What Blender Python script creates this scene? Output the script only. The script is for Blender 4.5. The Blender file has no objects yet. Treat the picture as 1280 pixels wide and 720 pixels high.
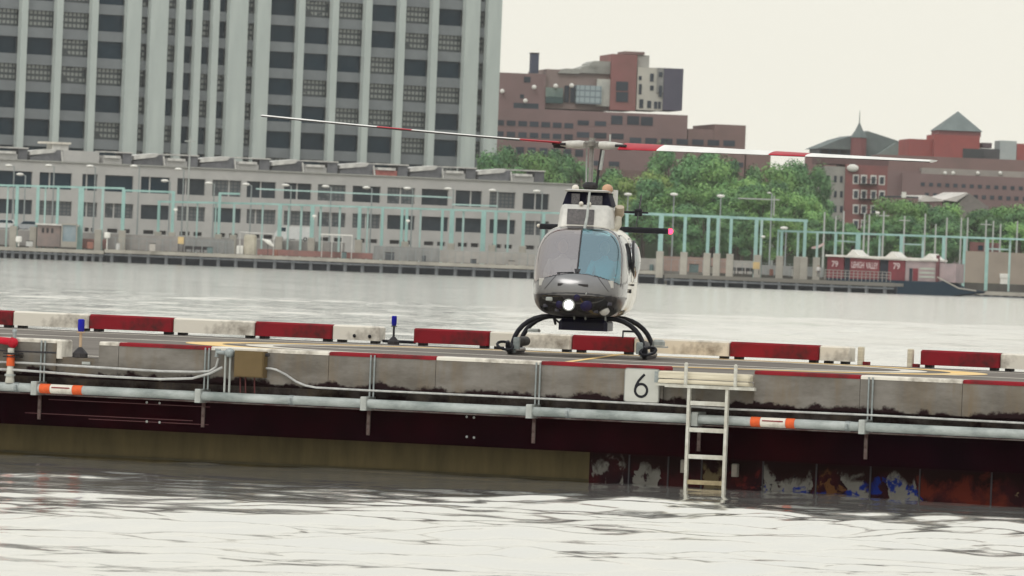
import bpy, bmesh, math, random
from mathutils import Vector, Matrix
random.seed(7)
R = math.radians
C = bpy.context.scene.collection
SC = bpy.context.scene

# ------------------------------------------------------------------ camera model (used to measure real positions)
F = 9025.0            # focal length in pixels of a 1280 wide frame
ROLL = R(2.25)
CAMZ = 2.67
PITCH = math.atan(34.0 / F)
FWD = Vector((0, math.cos(PITCH), -math.sin(PITCH)))
UP0 = Vector((0, math.sin(PITCH), math.cos(PITCH)))
RT0 = Vector((1, 0, 0))
CAM = Vector((0, 0, CAMZ))

def ray(px, py):
    u, v = px - 640.0, 360.0 - py
    a = u * math.cos(ROLL) - v * math.sin(ROLL)
    b = u * math.sin(ROLL) + v * math.cos(ROLL)
    return FWD * F + RT0 * a + UP0 * b

def at(px, py, Y):
    d = ray(px, py)
    return CAM + d * (Y / d.y)

def on_z(px, py, z):
    d = ray(px, py)
    return CAM + d * ((z - CAMZ) / d.z)

class Frame:
    """upright local frame: x along a facade, y away from the viewer, z up"""
    def __init__(s, O, yaw):
        s.O = Vector((O[0], O[1], 0)); s.yaw = yaw
        s.t = Vector((math.cos(yaw), math.sin(yaw), 0)); s.n = Vector((-math.sin(yaw), math.cos(yaw), 0))
        s.M = Matrix.Translation(s.O) @ Matrix.Rotation(yaw, 4, 'Z')
    def uz(s, px, py, q=0.0):
        d = ray(px, py); k = ((s.O + s.n * q) - CAM).dot(s.n) / d.dot(s.n)
        P = CAM + d * k
        return (P - s.O).dot(s.t), P.z
    def uq(s, px, py, z):
        P = on_z(px, py, z)
        return (P - s.O).dot(s.t), (P - s.O).dot(s.n)
    def loc(s, P):
        return Vector(((P - s.O).dot(s.t), (P - s.O).dot(s.n), P.z))

def facade(xa, Ya, xb, Yb, py=320):
    A = at(xa, py, Ya); B = at(xb, py, Yb)
    return Frame(A, math.atan2(B.y - A.y, B.x - A.x))

# ------------------------------------------------------------------ materials
def new_mat(name):
    m = bpy.data.materials.new(name); m.use_nodes = True
    nt = m.node_tree; nt.nodes.clear()
    out = nt.nodes.new('ShaderNodeOutputMaterial')
    return m, nt, out

def nd(nt, typ, **kw):
    n = nt.nodes.new(typ)
    for k, v in kw.items():
        if k in n.inputs: n.inputs[k].default_value = v
        else: setattr(n, k, v)
    return n

def lin(c):
    def f(v):
        v /= 255.0
        return v / 12.92 if v <= .04045 else ((v + .055) / 1.055) ** 2.4
    return tuple(f(v) for v in c) + (1,)

def rgba(c): return tuple(c) + ((1,) if len(c) == 3 else ())

def mat(name, c1, c2=None, scale=3.0, rough=.75, metal=0.0, bump=0.0, stretch=(1, 1, 1), lo=.35, hi=.65, detail=5, spec=.15, rand=0.0):
    m, nt, out = new_mat(name); L = nt.links.new
    p = nd(nt, 'ShaderNodeBsdfPrincipled', Roughness=rough, Metallic=metal)
    p.inputs['Specular IOR Level'].default_value = spec
    L(p.outputs[0], out.inputs[0])
    if c2 is None: c2 = tuple(v * .8 for v in c1[:3])
    tc = nd(nt, 'ShaderNodeTexCoord'); mp = nd(nt, 'ShaderNodeMapping'); mp.inputs['Scale'].default_value = stretch
    L(tc.outputs['Object'], mp.inputs[0])
    n = nd(nt, 'ShaderNodeTexNoise', Scale=scale, Detail=detail, Roughness=.62); L(mp.outputs[0], n.inputs['Vector'])
    r = nd(nt, 'ShaderNodeValToRGB'); r.color_ramp.elements[0].position = lo; r.color_ramp.elements[1].position = hi
    r.color_ramp.elements[0].color = rgba(c1); r.color_ramp.elements[1].color = rgba(c2)
    L(n.outputs['Fac'], r.inputs[0])
    col = r.outputs[0]
    if rand:
        oi = nd(nt, 'ShaderNodeObjectInfo'); hs = nd(nt, 'ShaderNodeHueSaturation')
        mr = nd(nt, 'ShaderNodeMapRange'); mr.inputs['To Min'].default_value = 1 - rand; mr.inputs['To Max'].default_value = 1 + rand
        L(oi.outputs['Random'], mr.inputs[0]); L(mr.outputs[0], hs.inputs['Value']); L(col, hs.inputs['Color']); col = hs.outputs[0]
    L(col, p.inputs['Base Color'])
    if bump:
        b = nd(nt, 'ShaderNodeBump', Strength=1.0, Distance=bump); L(n.outputs['Fac'], b.inputs['Height']); L(b.outputs[0], p.inputs['Normal'])
    m.diffuse_color = rgba(c1)
    return m

def emit(name, c, s):
    m, nt, out = new_mat(name)
    e = nd(nt, 'ShaderNodeEmission', Color=rgba(c), Strength=s); nt.links.new(e.outputs[0], out.inputs[0]); return m

def glass(name, tint=(.75, .85, .87), refl=.12, rough=.03, gcol=(1, 1, 1)):
    m, nt, out = new_mat(name); L = nt.links.new
    t = nd(nt, 'ShaderNodeBsdfTransparent', Color=rgba(tint)); g = nd(nt, 'ShaderNodeBsdfGlossy', Roughness=rough, Color=rgba(gcol))
    f = nd(nt, 'ShaderNodeLayerWeight', Blend=.35); a = nd(nt, 'ShaderNodeMath', operation='MULTIPLY_ADD')
    a.inputs[1].default_value = .75; a.inputs[2].default_value = refl; a.use_clamp = True
    L(f.outputs['Fresnel'], a.inputs[0])
    mx = nd(nt, 'ShaderNodeMixShader'); L(a.outputs[0], mx.inputs[0]); L(t.outputs[0], mx.inputs[1]); L(g.outputs[0], mx.inputs[2]); L(mx.outputs[0], out.inputs[0])
    return m

# ------------------------------------------------------------------ mesh builder
class MB:
    def __init__(s): s.v = []; s.f = []; s.smooth = False
    def add(s, vs, fs):
        k = len(s.v); s.v += [Vector(v) for v in vs]; s.f += [tuple(i + k for i in f) for f in fs]; return s
    def box(s, x0, x1, y0, y1, z0, z1, M=None):
        if x0 > x1: x0, x1 = x1, x0
        if y0 > y1: y0, y1 = y1, y0
        if z0 > z1: z0, z1 = z1, z0
        vs = [Vector((x, y, z)) for z in (z0, z1) for x, y in ((x0, y0), (x1, y0), (x1, y1), (x0, y1))]
        if M: vs = [M @ v for v in vs]
        return s.add(vs, [(3, 2, 1, 0), (4, 5, 6, 7), (0, 1, 5, 4), (1, 2, 6, 5), (2, 3, 7, 6), (3, 0, 4, 7)])
    def bbox(s, x0, x1, y0, y1, z0, z1, c=.02):
        """box with chamfered vertical and top edges"""
        def ring(z, i): return [(x0 + i, y0 + c, z), (x0 + c, y0 + i, z), (x1 - c, y0 + i, z), (x1 - i, y0 + c, z), (x1 - i, y1 - c, z), (x1 - c, y1 - i, z), (x0 + c, y1 - i, z), (x0 + i, y1 - c, z)]
        vs = ring(z0, 0) + ring(z1 - c, 0) + [(x0 + c, y0 + c, z1)] * 2 + [(x1 - c, y0 + c, z1)] * 2 + [(x1 - c, y1 - c, z1)] * 2 + [(x0 + c, y1 - c, z1)] * 2
        fs = [tuple(range(7, -1, -1))]
        for r in (0, 1):
            for i in range(8):
                j = (i + 1) % 8; fs.append((r * 8 + i, r * 8 + j, (r + 1) * 8 + j, (r + 1) * 8 + i))
        fs.append(tuple(range(16, 24)))
        return s.add(vs, fs)
    def tube(s, pts, r, n=8, caps=True):
        pts = [Vector(p) for p in pts]; rs = r if isinstance(r, (list, tuple)) else [r] * len(pts)
        k = len(s.v); prev = None
        for i, p in enumerate(pts):
            d = (pts[min(i + 1, len(pts) - 1)] - pts[max(i - 1, 0)]).normalized()
            if prev is None:
                a = d.orthogonal().normalized()
            else:
                a = (prev - d * prev.dot(d)).normalized()
            prev = a; b = d.cross(a)
            for j in range(n):
                t = 2 * math.pi * (j + .5) / n
                s.v.append(p + (a * math.cos(t) + b * math.sin(t)) * rs[i])
        for i in range(len(pts) - 1):
            for j in range(n):
                q = (j + 1) % n
                s.f.append((k + i * n + j, k + i * n + q, k + (i + 1) * n + q, k + (i + 1) * n + j))
        if caps:
            s.f.append(tuple(k + j for j in range(n - 1, -1, -1))); s.f.append(tuple(k + (len(pts) - 1) * n + j for j in range(n)))
        return s
    def prism(s, poly, y0, y1):
        """poly in x,z extruded in y"""
        n = len(poly)
        vs = [(x, y0, z) for x, z in poly] + [(x, y1, z) for x, z in poly]
        fs = [tuple(range(n)), tuple(range(2 * n - 1, n - 1, -1))] + [(i, i + n, (i + 1) % n + n, (i + 1) % n) for i in range(n)]
        return s.add(vs, fs)
    def ball(s, c, r, n=10, m=7, sc=(1, 1, 1)):
        k = len(s.v); c = Vector(c)
        for i in range(m + 1):
            ph = math.pi * i / m
            for j in range(n):
                th = 2 * math.pi * j / n
                s.v.append(c + Vector((r * sc[0] * math.sin(ph) * math.cos(th), r * sc[1] * math.sin(ph) * math.sin(th), r * sc[2] * math.cos(ph))))
        for i in range(m):
            for j in range(n):
                q = (j + 1) % n
                s.f.append((k + i * n + j, k + (i + 1) * n + j, k + (i + 1) * n + q, k + i * n + q))
        return s

WM = {}   # world matrices of what has been built
def link(name, data, W, parent=None):
    o = bpy.data.objects.new(name, data); C.objects.link(o)
    WM[o.name] = W.copy()
    if parent is not None:
        o.parent = parent; o.matrix_basis = WM[parent.name].inverted() @ W
    else: o.matrix_basis = W
    return o

def obj(name, mb, m, parent=None, M=None, smooth=False, origin=None):
    """one mesh object; mb is in frame M's coordinates; the origin goes to the base centre"""
    M = M or Matrix.Identity(4)
    xs = [v.x for v in mb.v]; ys = [v.y for v in mb.v]; zs = [v.z for v in mb.v]
    o0 = Vector(origin) if origin is not None else Vector(((min(xs) + max(xs)) / 2, (min(ys) + max(ys)) / 2, min(zs)))
    me = bpy.data.meshes.new(name); me.from_pydata([v - o0 for v in mb.v], [], mb.f)
    bm = bmesh.new(); bm.from_mesh(me); bmesh.ops.recalc_face_normals(bm, faces=bm.faces); bm.to_mesh(me); bm.free()
    if smooth:
        me.shade_smooth()
        try: me.set_sharp_from_angle(angle=R(40))
        except Exception: pass
    me.materials.append(m)
    return link(name, me, M @ Matrix.Translation(o0), parent)

def empty(name, W):
    if isinstance(W, Vector): W = Matrix.Translation(W)
    return link(name, None, W)

def tag(o, label=None, cat=None, group=None, kind=None):
    if label: o['label'] = label
    if cat: o['category'] = cat
    if group: o['group'] = group
    if kind: o['kind'] = kind
    return o

def copy_tree(o, W, parent=None):
    c = o.copy(); C.objects.link(c)
    if parent is None: c.parent = None; c.matrix_basis = W
    else: c.parent = parent
    WM[c.name] = W.copy() if W is not None else WM[parent.name] @ c.matrix_basis
    for ch in list(o.children): copy_tree(ch, None, c)
    return c

ORD = "first second third fourth fifth sixth seventh eighth ninth tenth eleventh twelfth thirteenth fourteenth fifteenth sixteenth seventeenth eighteenth nineteenth twentieth".split()
def ordw(i):
    return ORD[i] if i < 20 else 'twenty-' + ORD[i - 20] if i < 29 else 'thirtieth'

# ------------------------------------------------------------------ world, sun, camera
w = bpy.data.worlds.new("World"); SC.world = w; w.use_nodes = True
nt = w.node_tree; nt.nodes.clear(); L = nt.links.new
out = nd(nt, 'ShaderNodeOutputWorld'); bg = nd(nt, 'ShaderNodeBackground', Strength=.1)
sky = nd(nt, 'ShaderNodeTexSky'); sky.sky_type = 'NISHITA'; sky.sun_disc = False
SUN_EL, SUN_AZ = R(48), R(205)
sky.sun_elevation = SUN_EL; sky.sun_rotation = SUN_AZ; sky.dust_density = 5; sky.air_density = 1.0; sky.ozone_density = 1
mx = nd(nt, 'ShaderNodeMixRGB'); mx.inputs[0].default_value = .94
mx.inputs[2].default_value = (9.5, 9.25, 8.15, 1)      # high even overcast
wt = nd(nt, 'ShaderNodeTexCoord'); ws = nd(nt, 'ShaderNodeSeparateXYZ'); L(wt.outputs['Generated'], ws.inputs[0])
wr = nd(nt, 'ShaderNodeMapRange'); L(ws.outputs['Z'], wr.inputs[0]); wr.inputs['From Min'].default_value = .06; wr.inputs['From Max'].default_value = .9; wr.inputs['To Min'].default_value = 1.0; wr.inputs['To Max'].default_value = 1.25
cz_ = nd(nt, 'ShaderNodeMixRGB'); cz_.inputs[1].default_value = (9.5, 9.25, 8.15, 1); cz_.inputs[2].default_value = (9.2, 9.5, 9.6, 1); L(ws.outputs['Z'], cz_.inputs[0]); L(cz_.outputs[0], mx.inputs[2])
vm_ = nd(nt, 'ShaderNodeVectorMath', operation='SCALE'); L(sky.outputs[0], mx.inputs[1]); L(mx.outputs[0], vm_.inputs[0]); L(wr.outputs[0], vm_.inputs['Scale']); L(vm_.outputs[0], bg.inputs[0]); L(bg.outputs[0], out.inputs[0])
sl = bpy.data.lights.new('sun', 'SUN'); sl.energy = .8; sl.angle = R(25); sl.color = (1, .97, .93)
so = bpy.data.objects.new('sun', sl); C.objects.link(so)
sd = Vector((math.sin(SUN_AZ) * math.cos(SUN_EL), math.cos(SUN_AZ) * math.cos(SUN_EL), math.sin(SUN_EL)))
so.rotation_euler = sd.to_track_quat('Z', 'Y').to_euler(); so.location = (0, 0, 60)

cam = bpy.data.cameras.new('camera'); co = bpy.data.objects.new('camera', cam); C.objects.link(co); SC.camera = co
cx = RT0 * math.cos(ROLL) + UP0 * math.sin(ROLL); cy = -RT0 * math.sin(ROLL) + UP0 * math.cos(ROLL); cz = -FWD
co.matrix_world = Matrix(((cx.x, cy.x, cz.x, 0), (cx.y, cy.y, cz.y, 0), (cx.z, cy.z, cz.z, CAMZ), (0, 0, 0, 1)))
cam.sensor_width = 36; cam.lens = 36 * F / 1280; cam.clip_start = 1; cam.clip_end = 30000
cam.dof.use_dof = True; cam.dof.focus_distance = 103; cam.dof.aperture_fstop = 9.5
SC.view_settings.view_transform = 'Standard'; SC.view_settings.look = 'None'; SC.view_settings.exposure = 0; SC.view_settings.gamma = 1
SC.render.resolution_x = 1024; SC.render.resolution_y = 576
SC.cycles.volume_bounces = 1; SC.cycles.max_bounces = 8; SC.cycles.transparent_max_bounces = 12

# ------------------------------------------------------------------ water
def water_mat():
    m, nt, out = new_mat('river_water'); L = nt.links.new
    p = nd(nt, 'ShaderNodeBsdfPrincipled', Roughness=.10, IOR=1.4, Metallic=.85); p.inputs['Base Color'].default_value = (.73, .72, .68, 1)
    p.inputs['Specular IOR Level'].default_value = .9
    L(p.outputs[0], out.inputs[0])
    tc = nd(nt, 'ShaderNodeTexCoord')
    def noise(sc, st, det=3, dist=0.0):
        mp = nd(nt, 'ShaderNodeMapping'); mp.inputs['Scale'].default_value = st; mp.inputs['Rotation'].default_value = (0, 0, R(12))
        L(tc.outputs['Object'], mp.inputs[0])
        n = nd(nt, 'ShaderNodeTexNoise', Scale=sc, Detail=det, Roughness=.55, Distortion=dist); L(mp.outputs[0], n.inputs['Vector']); return n.outputs['Fac']
    def ma(op, a, b):
        n = nd(nt, 'ShaderNodeMath', operation=op)
        for i, v in enumerate((a, b)):
            if isinstance(v, (int, float)): n.inputs[i].default_value = v
            else: L(v, n.inputs[i])
        return n.outputs[0]
    h = ma('ADD', ma('MULTIPLY', noise(.30, (1, 1, 1), 3), 1.6), ma('MULTIPLY', noise(1.1, (1, 1, 1), 3, .4), .6))
    h = ma('ADD', h, ma('MULTIPLY', noise(4.0, (1, 1, 1), 2, .5), .03))
    amp = nd(nt, 'ShaderNodeMapRange'); L(noise(.10, (1, .5, 1), 3), amp.inputs[0])
    amp.inputs['From Min'].default_value = .35; amp.inputs['From Max'].default_value = .65; amp.inputs['To Min'].default_value = .35; amp.inputs['To Max'].default_value = 1.1
    g = nd(nt, 'ShaderNodeNewGeometry'); sp = nd(nt, 'ShaderNodeSeparateXYZ'); L(g.outputs['Position'], sp.inputs[0]); fr_ = nd(nt, 'ShaderNodeMapRange'); L(sp.outputs['Y'], fr_.inputs[0])
    fr_.inputs['From Min'].default_value = 110; fr_.inputs['From Max'].default_value = 480; fr_.inputs['To Min'].default_value = .16; fr_.inputs['To Max'].default_value = 1.6
    st_ = ma('MULTIPLY', amp.outputs[0], fr_.outputs[0])
    b = nd(nt, 'ShaderNodeBump', Distance=WAVE); L(st_, b.inputs['Strength']); L(h, b.inputs['Height']); L(b.outputs[0], p.inputs['Normal'])
    return m
WAVE = .28
import numpy as np
PIER_O = at(640, 449.5, 88.0)
def water_sheet():
    """one sheet of river: real wave shapes where the grid is fine enough, flat beyond"""
    rg = np.random.RandomState(4)
    NX = 440
    ysl = [48.0]
    while ysl[-1] < 1178: ysl.append(ysl[-1] * (1.00125 if ysl[-1] < 130 else 1.0019 if ysl[-1] < 420 else 1.005))
    Yv = np.array(ysl); T = np.linspace(-.21, .21, NX)
    Xg = T[None, :] * Yv[:, None]; Yg = np.repeat(Yv[:, None], NX, 1); Zg = np.zeros_like(Xg)
    dy = np.gradient(Yv)[:, None]; dx = (Yv * (T[1] - T[0]))[:, None]; sp = np.maximum(dy, dx)
    # patches of calmer and rougher water
    calm = np.zeros_like(Xg)
    for k in range(9):
        a = rg.uniform(0, 2 * np.pi); kk = 2 * np.pi / rg.uniform(9, 28); calm += np.sin(kk * (Xg * np.cos(a) + Yg * np.sin(a)) + rg.uniform(0, 6.28))
    calm = 1.0 + .16 * calm; calm = np.clip(calm, .45, 1.7)
    dist = -((Xg - PIER_O[0]) * math.sin(R(20)) + (Yg - PIER_O[1]) * math.cos(R(20))); calm *= np.where(dist > 0, np.clip(.42 + dist / 8.5, .42, 1.0), 1.0)
    for k in range(84):
        lam = 0.46 * (12.0 ** (k / 83.0)); a = rg.normal(R(78), .55); kk = 2 * np.pi / lam
        slope = SLOPE / np.sqrt(42.0) * (.8 if lam > 1.6 else 1.15); amp = slope / kk
        fade = np.clip((lam / sp - 3.5) / 2.5, 0, 1)
        ph = kk * (Xg * np.cos(a) + Yg * np.sin(a)) + rg.uniform(0, 6.28) + .8 * np.sin(.31 * Xg + k) + .6 * np.sin(.23 * Yg + 2 * k)
        Zg += amp * np.sin(ph) * fade * calm
    Zg *= np.clip((.21 - np.abs(T)) / .02, 0, 1)[None, :] * np.clip((Yg - 48) / 3, 0, 1) * np.clip((ysl[-1] - Yg) / 10, 0, 1)
    co = np.stack([Xg, Yg, Zg], -1).reshape(-1, 3); n = len(Yv)
    idx = (np.arange(n - 1)[:, None] * NX + np.arange(NX - 1)[None, :]).reshape(-1)
    fs = np.stack([idx, idx + 1, idx + NX + 1, idx + NX], -1)
    base = len(co)
    ye = float(ysl[-1]); f_ = .21
    outer = np.array([(-2500, 48, 0), (-f_ * 48, 48, 0), (-f_ * ye, ye, 0), (-2500, ye, 0), (2500, 48, 0), (f_ * 48, 48, 0), (f_ * ye, ye, 0), (2500, ye, 0), (-2500, -120, 0), (2500, -120, 0), (2500, 1184, 0), (-2500, 1184, 0)])
    co = np.concatenate([co, outer]); fs = np.concatenate([fs, np.array([[0, 1, 2, 3], [5, 4, 7, 6], [8, 9, 4, 0], [3, 7, 10, 11]]) + base])
    me = bpy.data.meshes.new('river_water'); me.vertices.add(len(co)); me.vertices.foreach_set('co', co.astype(np.float32).ravel())
    me.loops.add(len(fs) * 4); me.loops.foreach_set('vertex_index', fs.astype(np.int32).ravel()); me.polygons.add(len(fs)); me.polygons.foreach_set('loop_start', np.arange(0, len(fs) * 4, 4, dtype=np.int32))
    me.update(calc_edges=True); me.validate(); me.shade_smooth(); me.materials.append(water_mat()); return me
SLOPE = .078
tag(link('river_water', water_sheet(), Matrix.Identity(4)), kind='structure')
mb = MB(); mb.add([(-2500, -120, -2.6), (2500, -120, -2.6), (2500, 1180, -2.6), (-2500, 1180, -2.6)], [(0, 1, 2, 3)])
tag(obj('river_bed', mb, mat('river_mud', (.05, .05, .04)), origin=(0, 0, 0)), kind='structure')

# ------------------------------------------------------------------ common materials
M_CONC = mat('weathered_concrete', (.30, .275, .24), (.20, .18, .155), 3, .9, bump=.004)
M_WHITE = mat('worn_white_paint', (.72, .68, .60), (.20, .17, .14), 2.6, .7, bump=.010, lo=.5, hi=.74, detail=12)
M_RED = mat('worn_red_paint', (.24, .014, .022), (.05, .022, .02), 3, .75, lo=.47, hi=.74, bump=.010, detail=12)
M_GALV = mat('galvanised_steel', (.34, .37, .37), (.22, .25, .25), 14, .45, .4)
M_GALV_L = mat('light_galvanised_steel', (.45, .47, .45), (.34, .36, .34), 14, .5, .2)
M_BLACK = mat('black_metal', (.012, .012, .016), (.02, .02, .025), 10, .4)
M_DARK = mat('dark_steel', (.03, .03, .035), (.05, .045, .045), 6, .6)
M_ORANGE = mat('orange_tape', (.75, .13, .04), (.6, .1, .03), 9, .6)
M_WPAINT = mat('white_painted_steel', (.62, .62, .56), (.42, .40, .34), 7, .55)
M_CREAM = mat('cream_painted_plank', (.72, .66, .52), (.5, .45, .34), 5, .6, stretch=(.3, 1, 6))

# ------------------------------------------------------------------ the landing pier
PIER = Frame(at(640, 449.5, 88.0), R(-20))
ZD = 1.25                       # deck level
ZK = PIER.uz(640, 449.5)[1]     # top of the near kerb
PM = PIER.M
QF = PIER.uq(640, 437.5, ZD)[1] # far edge of the deck
S0, S1 = -34.0, 34.0
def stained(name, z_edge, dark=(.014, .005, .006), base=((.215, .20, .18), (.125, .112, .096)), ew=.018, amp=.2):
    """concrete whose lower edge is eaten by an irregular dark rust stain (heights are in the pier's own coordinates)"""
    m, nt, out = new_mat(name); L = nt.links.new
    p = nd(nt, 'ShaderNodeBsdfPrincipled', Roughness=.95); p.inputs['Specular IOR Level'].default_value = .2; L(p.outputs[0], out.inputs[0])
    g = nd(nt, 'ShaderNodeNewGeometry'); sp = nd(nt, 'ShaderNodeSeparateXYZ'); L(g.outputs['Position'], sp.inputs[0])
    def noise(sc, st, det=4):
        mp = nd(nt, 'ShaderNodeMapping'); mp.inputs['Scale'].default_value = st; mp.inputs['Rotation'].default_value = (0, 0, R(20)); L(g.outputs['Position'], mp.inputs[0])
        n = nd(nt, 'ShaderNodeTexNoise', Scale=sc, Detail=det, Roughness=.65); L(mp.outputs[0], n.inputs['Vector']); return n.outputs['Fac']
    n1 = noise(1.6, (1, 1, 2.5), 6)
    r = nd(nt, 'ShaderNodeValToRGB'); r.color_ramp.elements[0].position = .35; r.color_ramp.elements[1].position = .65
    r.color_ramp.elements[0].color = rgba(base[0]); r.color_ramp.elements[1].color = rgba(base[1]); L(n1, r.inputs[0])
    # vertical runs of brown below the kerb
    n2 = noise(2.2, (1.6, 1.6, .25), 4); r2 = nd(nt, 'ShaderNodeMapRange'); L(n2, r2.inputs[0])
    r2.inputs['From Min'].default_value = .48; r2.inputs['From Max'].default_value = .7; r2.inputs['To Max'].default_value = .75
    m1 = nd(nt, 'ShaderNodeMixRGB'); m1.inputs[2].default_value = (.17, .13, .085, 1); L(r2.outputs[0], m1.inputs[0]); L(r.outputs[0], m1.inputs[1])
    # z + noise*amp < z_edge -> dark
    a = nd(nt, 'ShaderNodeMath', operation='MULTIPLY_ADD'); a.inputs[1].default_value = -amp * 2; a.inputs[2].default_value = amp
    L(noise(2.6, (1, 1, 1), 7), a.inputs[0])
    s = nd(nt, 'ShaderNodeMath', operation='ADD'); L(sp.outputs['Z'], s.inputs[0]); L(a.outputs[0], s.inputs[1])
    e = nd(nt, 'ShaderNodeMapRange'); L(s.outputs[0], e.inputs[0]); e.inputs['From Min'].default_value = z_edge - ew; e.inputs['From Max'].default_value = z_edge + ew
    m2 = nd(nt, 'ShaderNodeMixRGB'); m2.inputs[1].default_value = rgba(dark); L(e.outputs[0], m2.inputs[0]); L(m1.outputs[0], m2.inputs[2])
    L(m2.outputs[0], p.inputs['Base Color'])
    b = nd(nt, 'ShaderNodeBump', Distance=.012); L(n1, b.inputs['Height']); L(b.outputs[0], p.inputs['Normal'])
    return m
M_WALL = stained('stained_pier_concrete', 1.065)
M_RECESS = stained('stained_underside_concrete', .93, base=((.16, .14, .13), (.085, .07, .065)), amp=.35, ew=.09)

def hull_mat():
    """steel fascia: dark maroon paint that turns blue-black and black in patches"""
    m, nt, out = new_mat('dark_fascia_paint'); L = nt.links.new
    p = nd(nt, 'ShaderNodeBsdfPrincipled', Roughness=.9); p.inputs['Specular IOR Level'].default_value = .02; L(p.outputs[0], out.inputs[0])
    tc = nd(nt, 'ShaderNodeTexCoord')
    n = nd(nt, 'ShaderNodeTexNoise', Scale=.16, Detail=3); L(tc.outputs['Object'], n.inputs['Vector'])
    r = nd(nt, 'ShaderNodeValToRGB'); r.color_ramp.elements[0].position = .38; r.color_ramp.elements[1].position = .6
    r.color_ramp.elements[0].color = (.013, .0008, .001, 1); r.color_ramp.elements[1].color = (.002, .0008, .003, 1); L(n.outputs['Fac'], r.inputs[0])
    n2 = nd(nt, 'ShaderNodeTexNoise', Scale=2.5, Detail=6); L(tc.outputs['Object'], n2.inputs['Vector'])
    mr = nd(nt, 'ShaderNodeMapRange'); L(n2.outputs['Fac'], mr.inputs[0]); mr.inputs['From Min'].default_value = .3; mr.inputs['From Max'].default_value = .7; mr.inputs['To Min'].default_value = .6; mr.inputs['To Max'].default_value = 1.3
    h = nd(nt, 'ShaderNodeHueSaturation'); L(mr.outputs[0], h.inputs['Value']); L(r.outputs[0], h.inputs['Color']); L(h.outputs[0], p.inputs['Base Color'])
    return m

def peel_mat(name, base, patch, t0, t1, third=None, t3=.6, sc=1.6):
    """peeling paint: patches of one colour over another, a third in the worst spots"""
    m, nt, out = new_mat(name); L = nt.links.new
    p = nd(nt, 'ShaderNodeBsdfPrincipled', Roughness=.9); p.inputs['Specular IOR Level'].default_value = .15; L(p.outputs[0], out.inputs[0])
    tc = nd(nt, 'ShaderNodeTexCoord')
    def noise(s, st, det, off=0.0):
        mp = nd(nt, 'ShaderNodeMapping'); mp.inputs['Scale'].default_value = st; mp.inputs['Location'].default_value = (off, 0, off); L(tc.outputs['Object'], mp.inputs[0])
        n = nd(nt, 'ShaderNodeTexNoise', Scale=s, Detail=det, Roughness=.6); L(mp.outputs[0], n.inputs['Vector']); return n.outputs['Fac']
    r = nd(nt, 'ShaderNodeMapRange'); L(noise(sc, (1.3, 1, .8), 6), r.inputs[0]); r.inputs['From Min'].default_value = t0; r.inputs['From Max'].default_value = t1
    mx = nd(nt, 'ShaderNodeMixRGB'); L(r.outputs[0], mx.inputs[0]); mx.inputs[1].default_value = rgba(base); mx.inputs[2].default_value = rgba(patch)
    col = mx.outputs[0]
    if third:
        r3 = nd(nt, 'ShaderNodeMapRange'); L(noise(sc * 2.2, (1, 1, 1), 6, 3.7), r3.inputs[0]); r3.inputs['From Min'].default_value = t3; r3.inputs['From Max'].default_value = t3 + .02
        m3 = nd(nt, 'ShaderNodeMixRGB'); L(r3.outputs[0], m3.inputs[0]); L(col, m3.inputs[1]); m3.inputs[2].default_value = rgba(third); col = m3.outputs[0]
    sp = nd(nt, 'ShaderNodeSeparateXYZ'); g = nd(nt, 'ShaderNodeNewGeometry'); L(g.outputs['Position'], sp.inputs[0])
    ng = noise(3.0, (1.5, 1, .9), 7, 9.1); a = nd(nt, 'ShaderNodeMath', operation='MULTIPLY_ADD'); L(ng, a.inputs[0]); a.inputs[1].default_value = 1.1; L(sp.outputs['Z'], a.inputs[2])
    gr = nd(nt, 'ShaderNodeMapRange'); L(a.outputs[0], gr.inputs[0]); gr.inputs['From Min'].default_value = .78; gr.inputs['From Max'].default_value = .86
    mg = nd(nt, 'ShaderNodeMixRGB'); L(gr.outputs[0], mg.inputs[0]); L(col, mg.inputs[1]); mg.inputs[2].default_value = (.014, .004, .004, 1); col = mg.outputs[0]
    L(col, p.inputs['Base Color'])
    return m

pier = empty('landing_pier', PM @ Matrix.Translation((0, 0, 0)))
tag(pier, 'low concrete helicopter landing pier with dark steel fascia and peeling hull plates over the water', 'pier')
obj('concrete_wall', MB().box(S0, S1, 0, .11, .995, ZD), M_WALL, pier, PM)
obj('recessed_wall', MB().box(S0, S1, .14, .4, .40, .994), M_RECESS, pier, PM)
obj('deck_slab', MB().box(S0, S1, .112, QF + .25, .996, ZD), M_CONC, pier, PM)
obj('pier_body', MB().box(S0, S1, .5, QF + .1, -2.5, .99), mat('dark_pier_body', (.06, .05, .045)), pier, PM)
mb = MB().box(S0, S1, .02, .138, .385, .768)
obj('steel_fascia', mb, hull_mat(), pier, PM)
obj('fascia_flange', MB().box(S0, S1, -.035, .139, .770, .782), mat('rusty_flange', (.34, .30, .28), (.12, .05, .05), 3, .8), pier, PM)
mb = MB()
for a, b, y in ((30, 240, 528), (110, 260, 529), (60, 262, 505)):
    (u0, z), (u1, _) = PIER.uz(a, y), PIER.uz(b, y)
    z = {528: .53, 529: .49, 505: .71}[y]
    mb.box(u0, u1, .014, .0199, z, z + .008)
obj('welded_rib', mb, mat('pale_maroon_scuff', (.13, .055, .06)), pier, PM)
def pu(px, py): return PIER.uz(px, py)[0]
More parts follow.
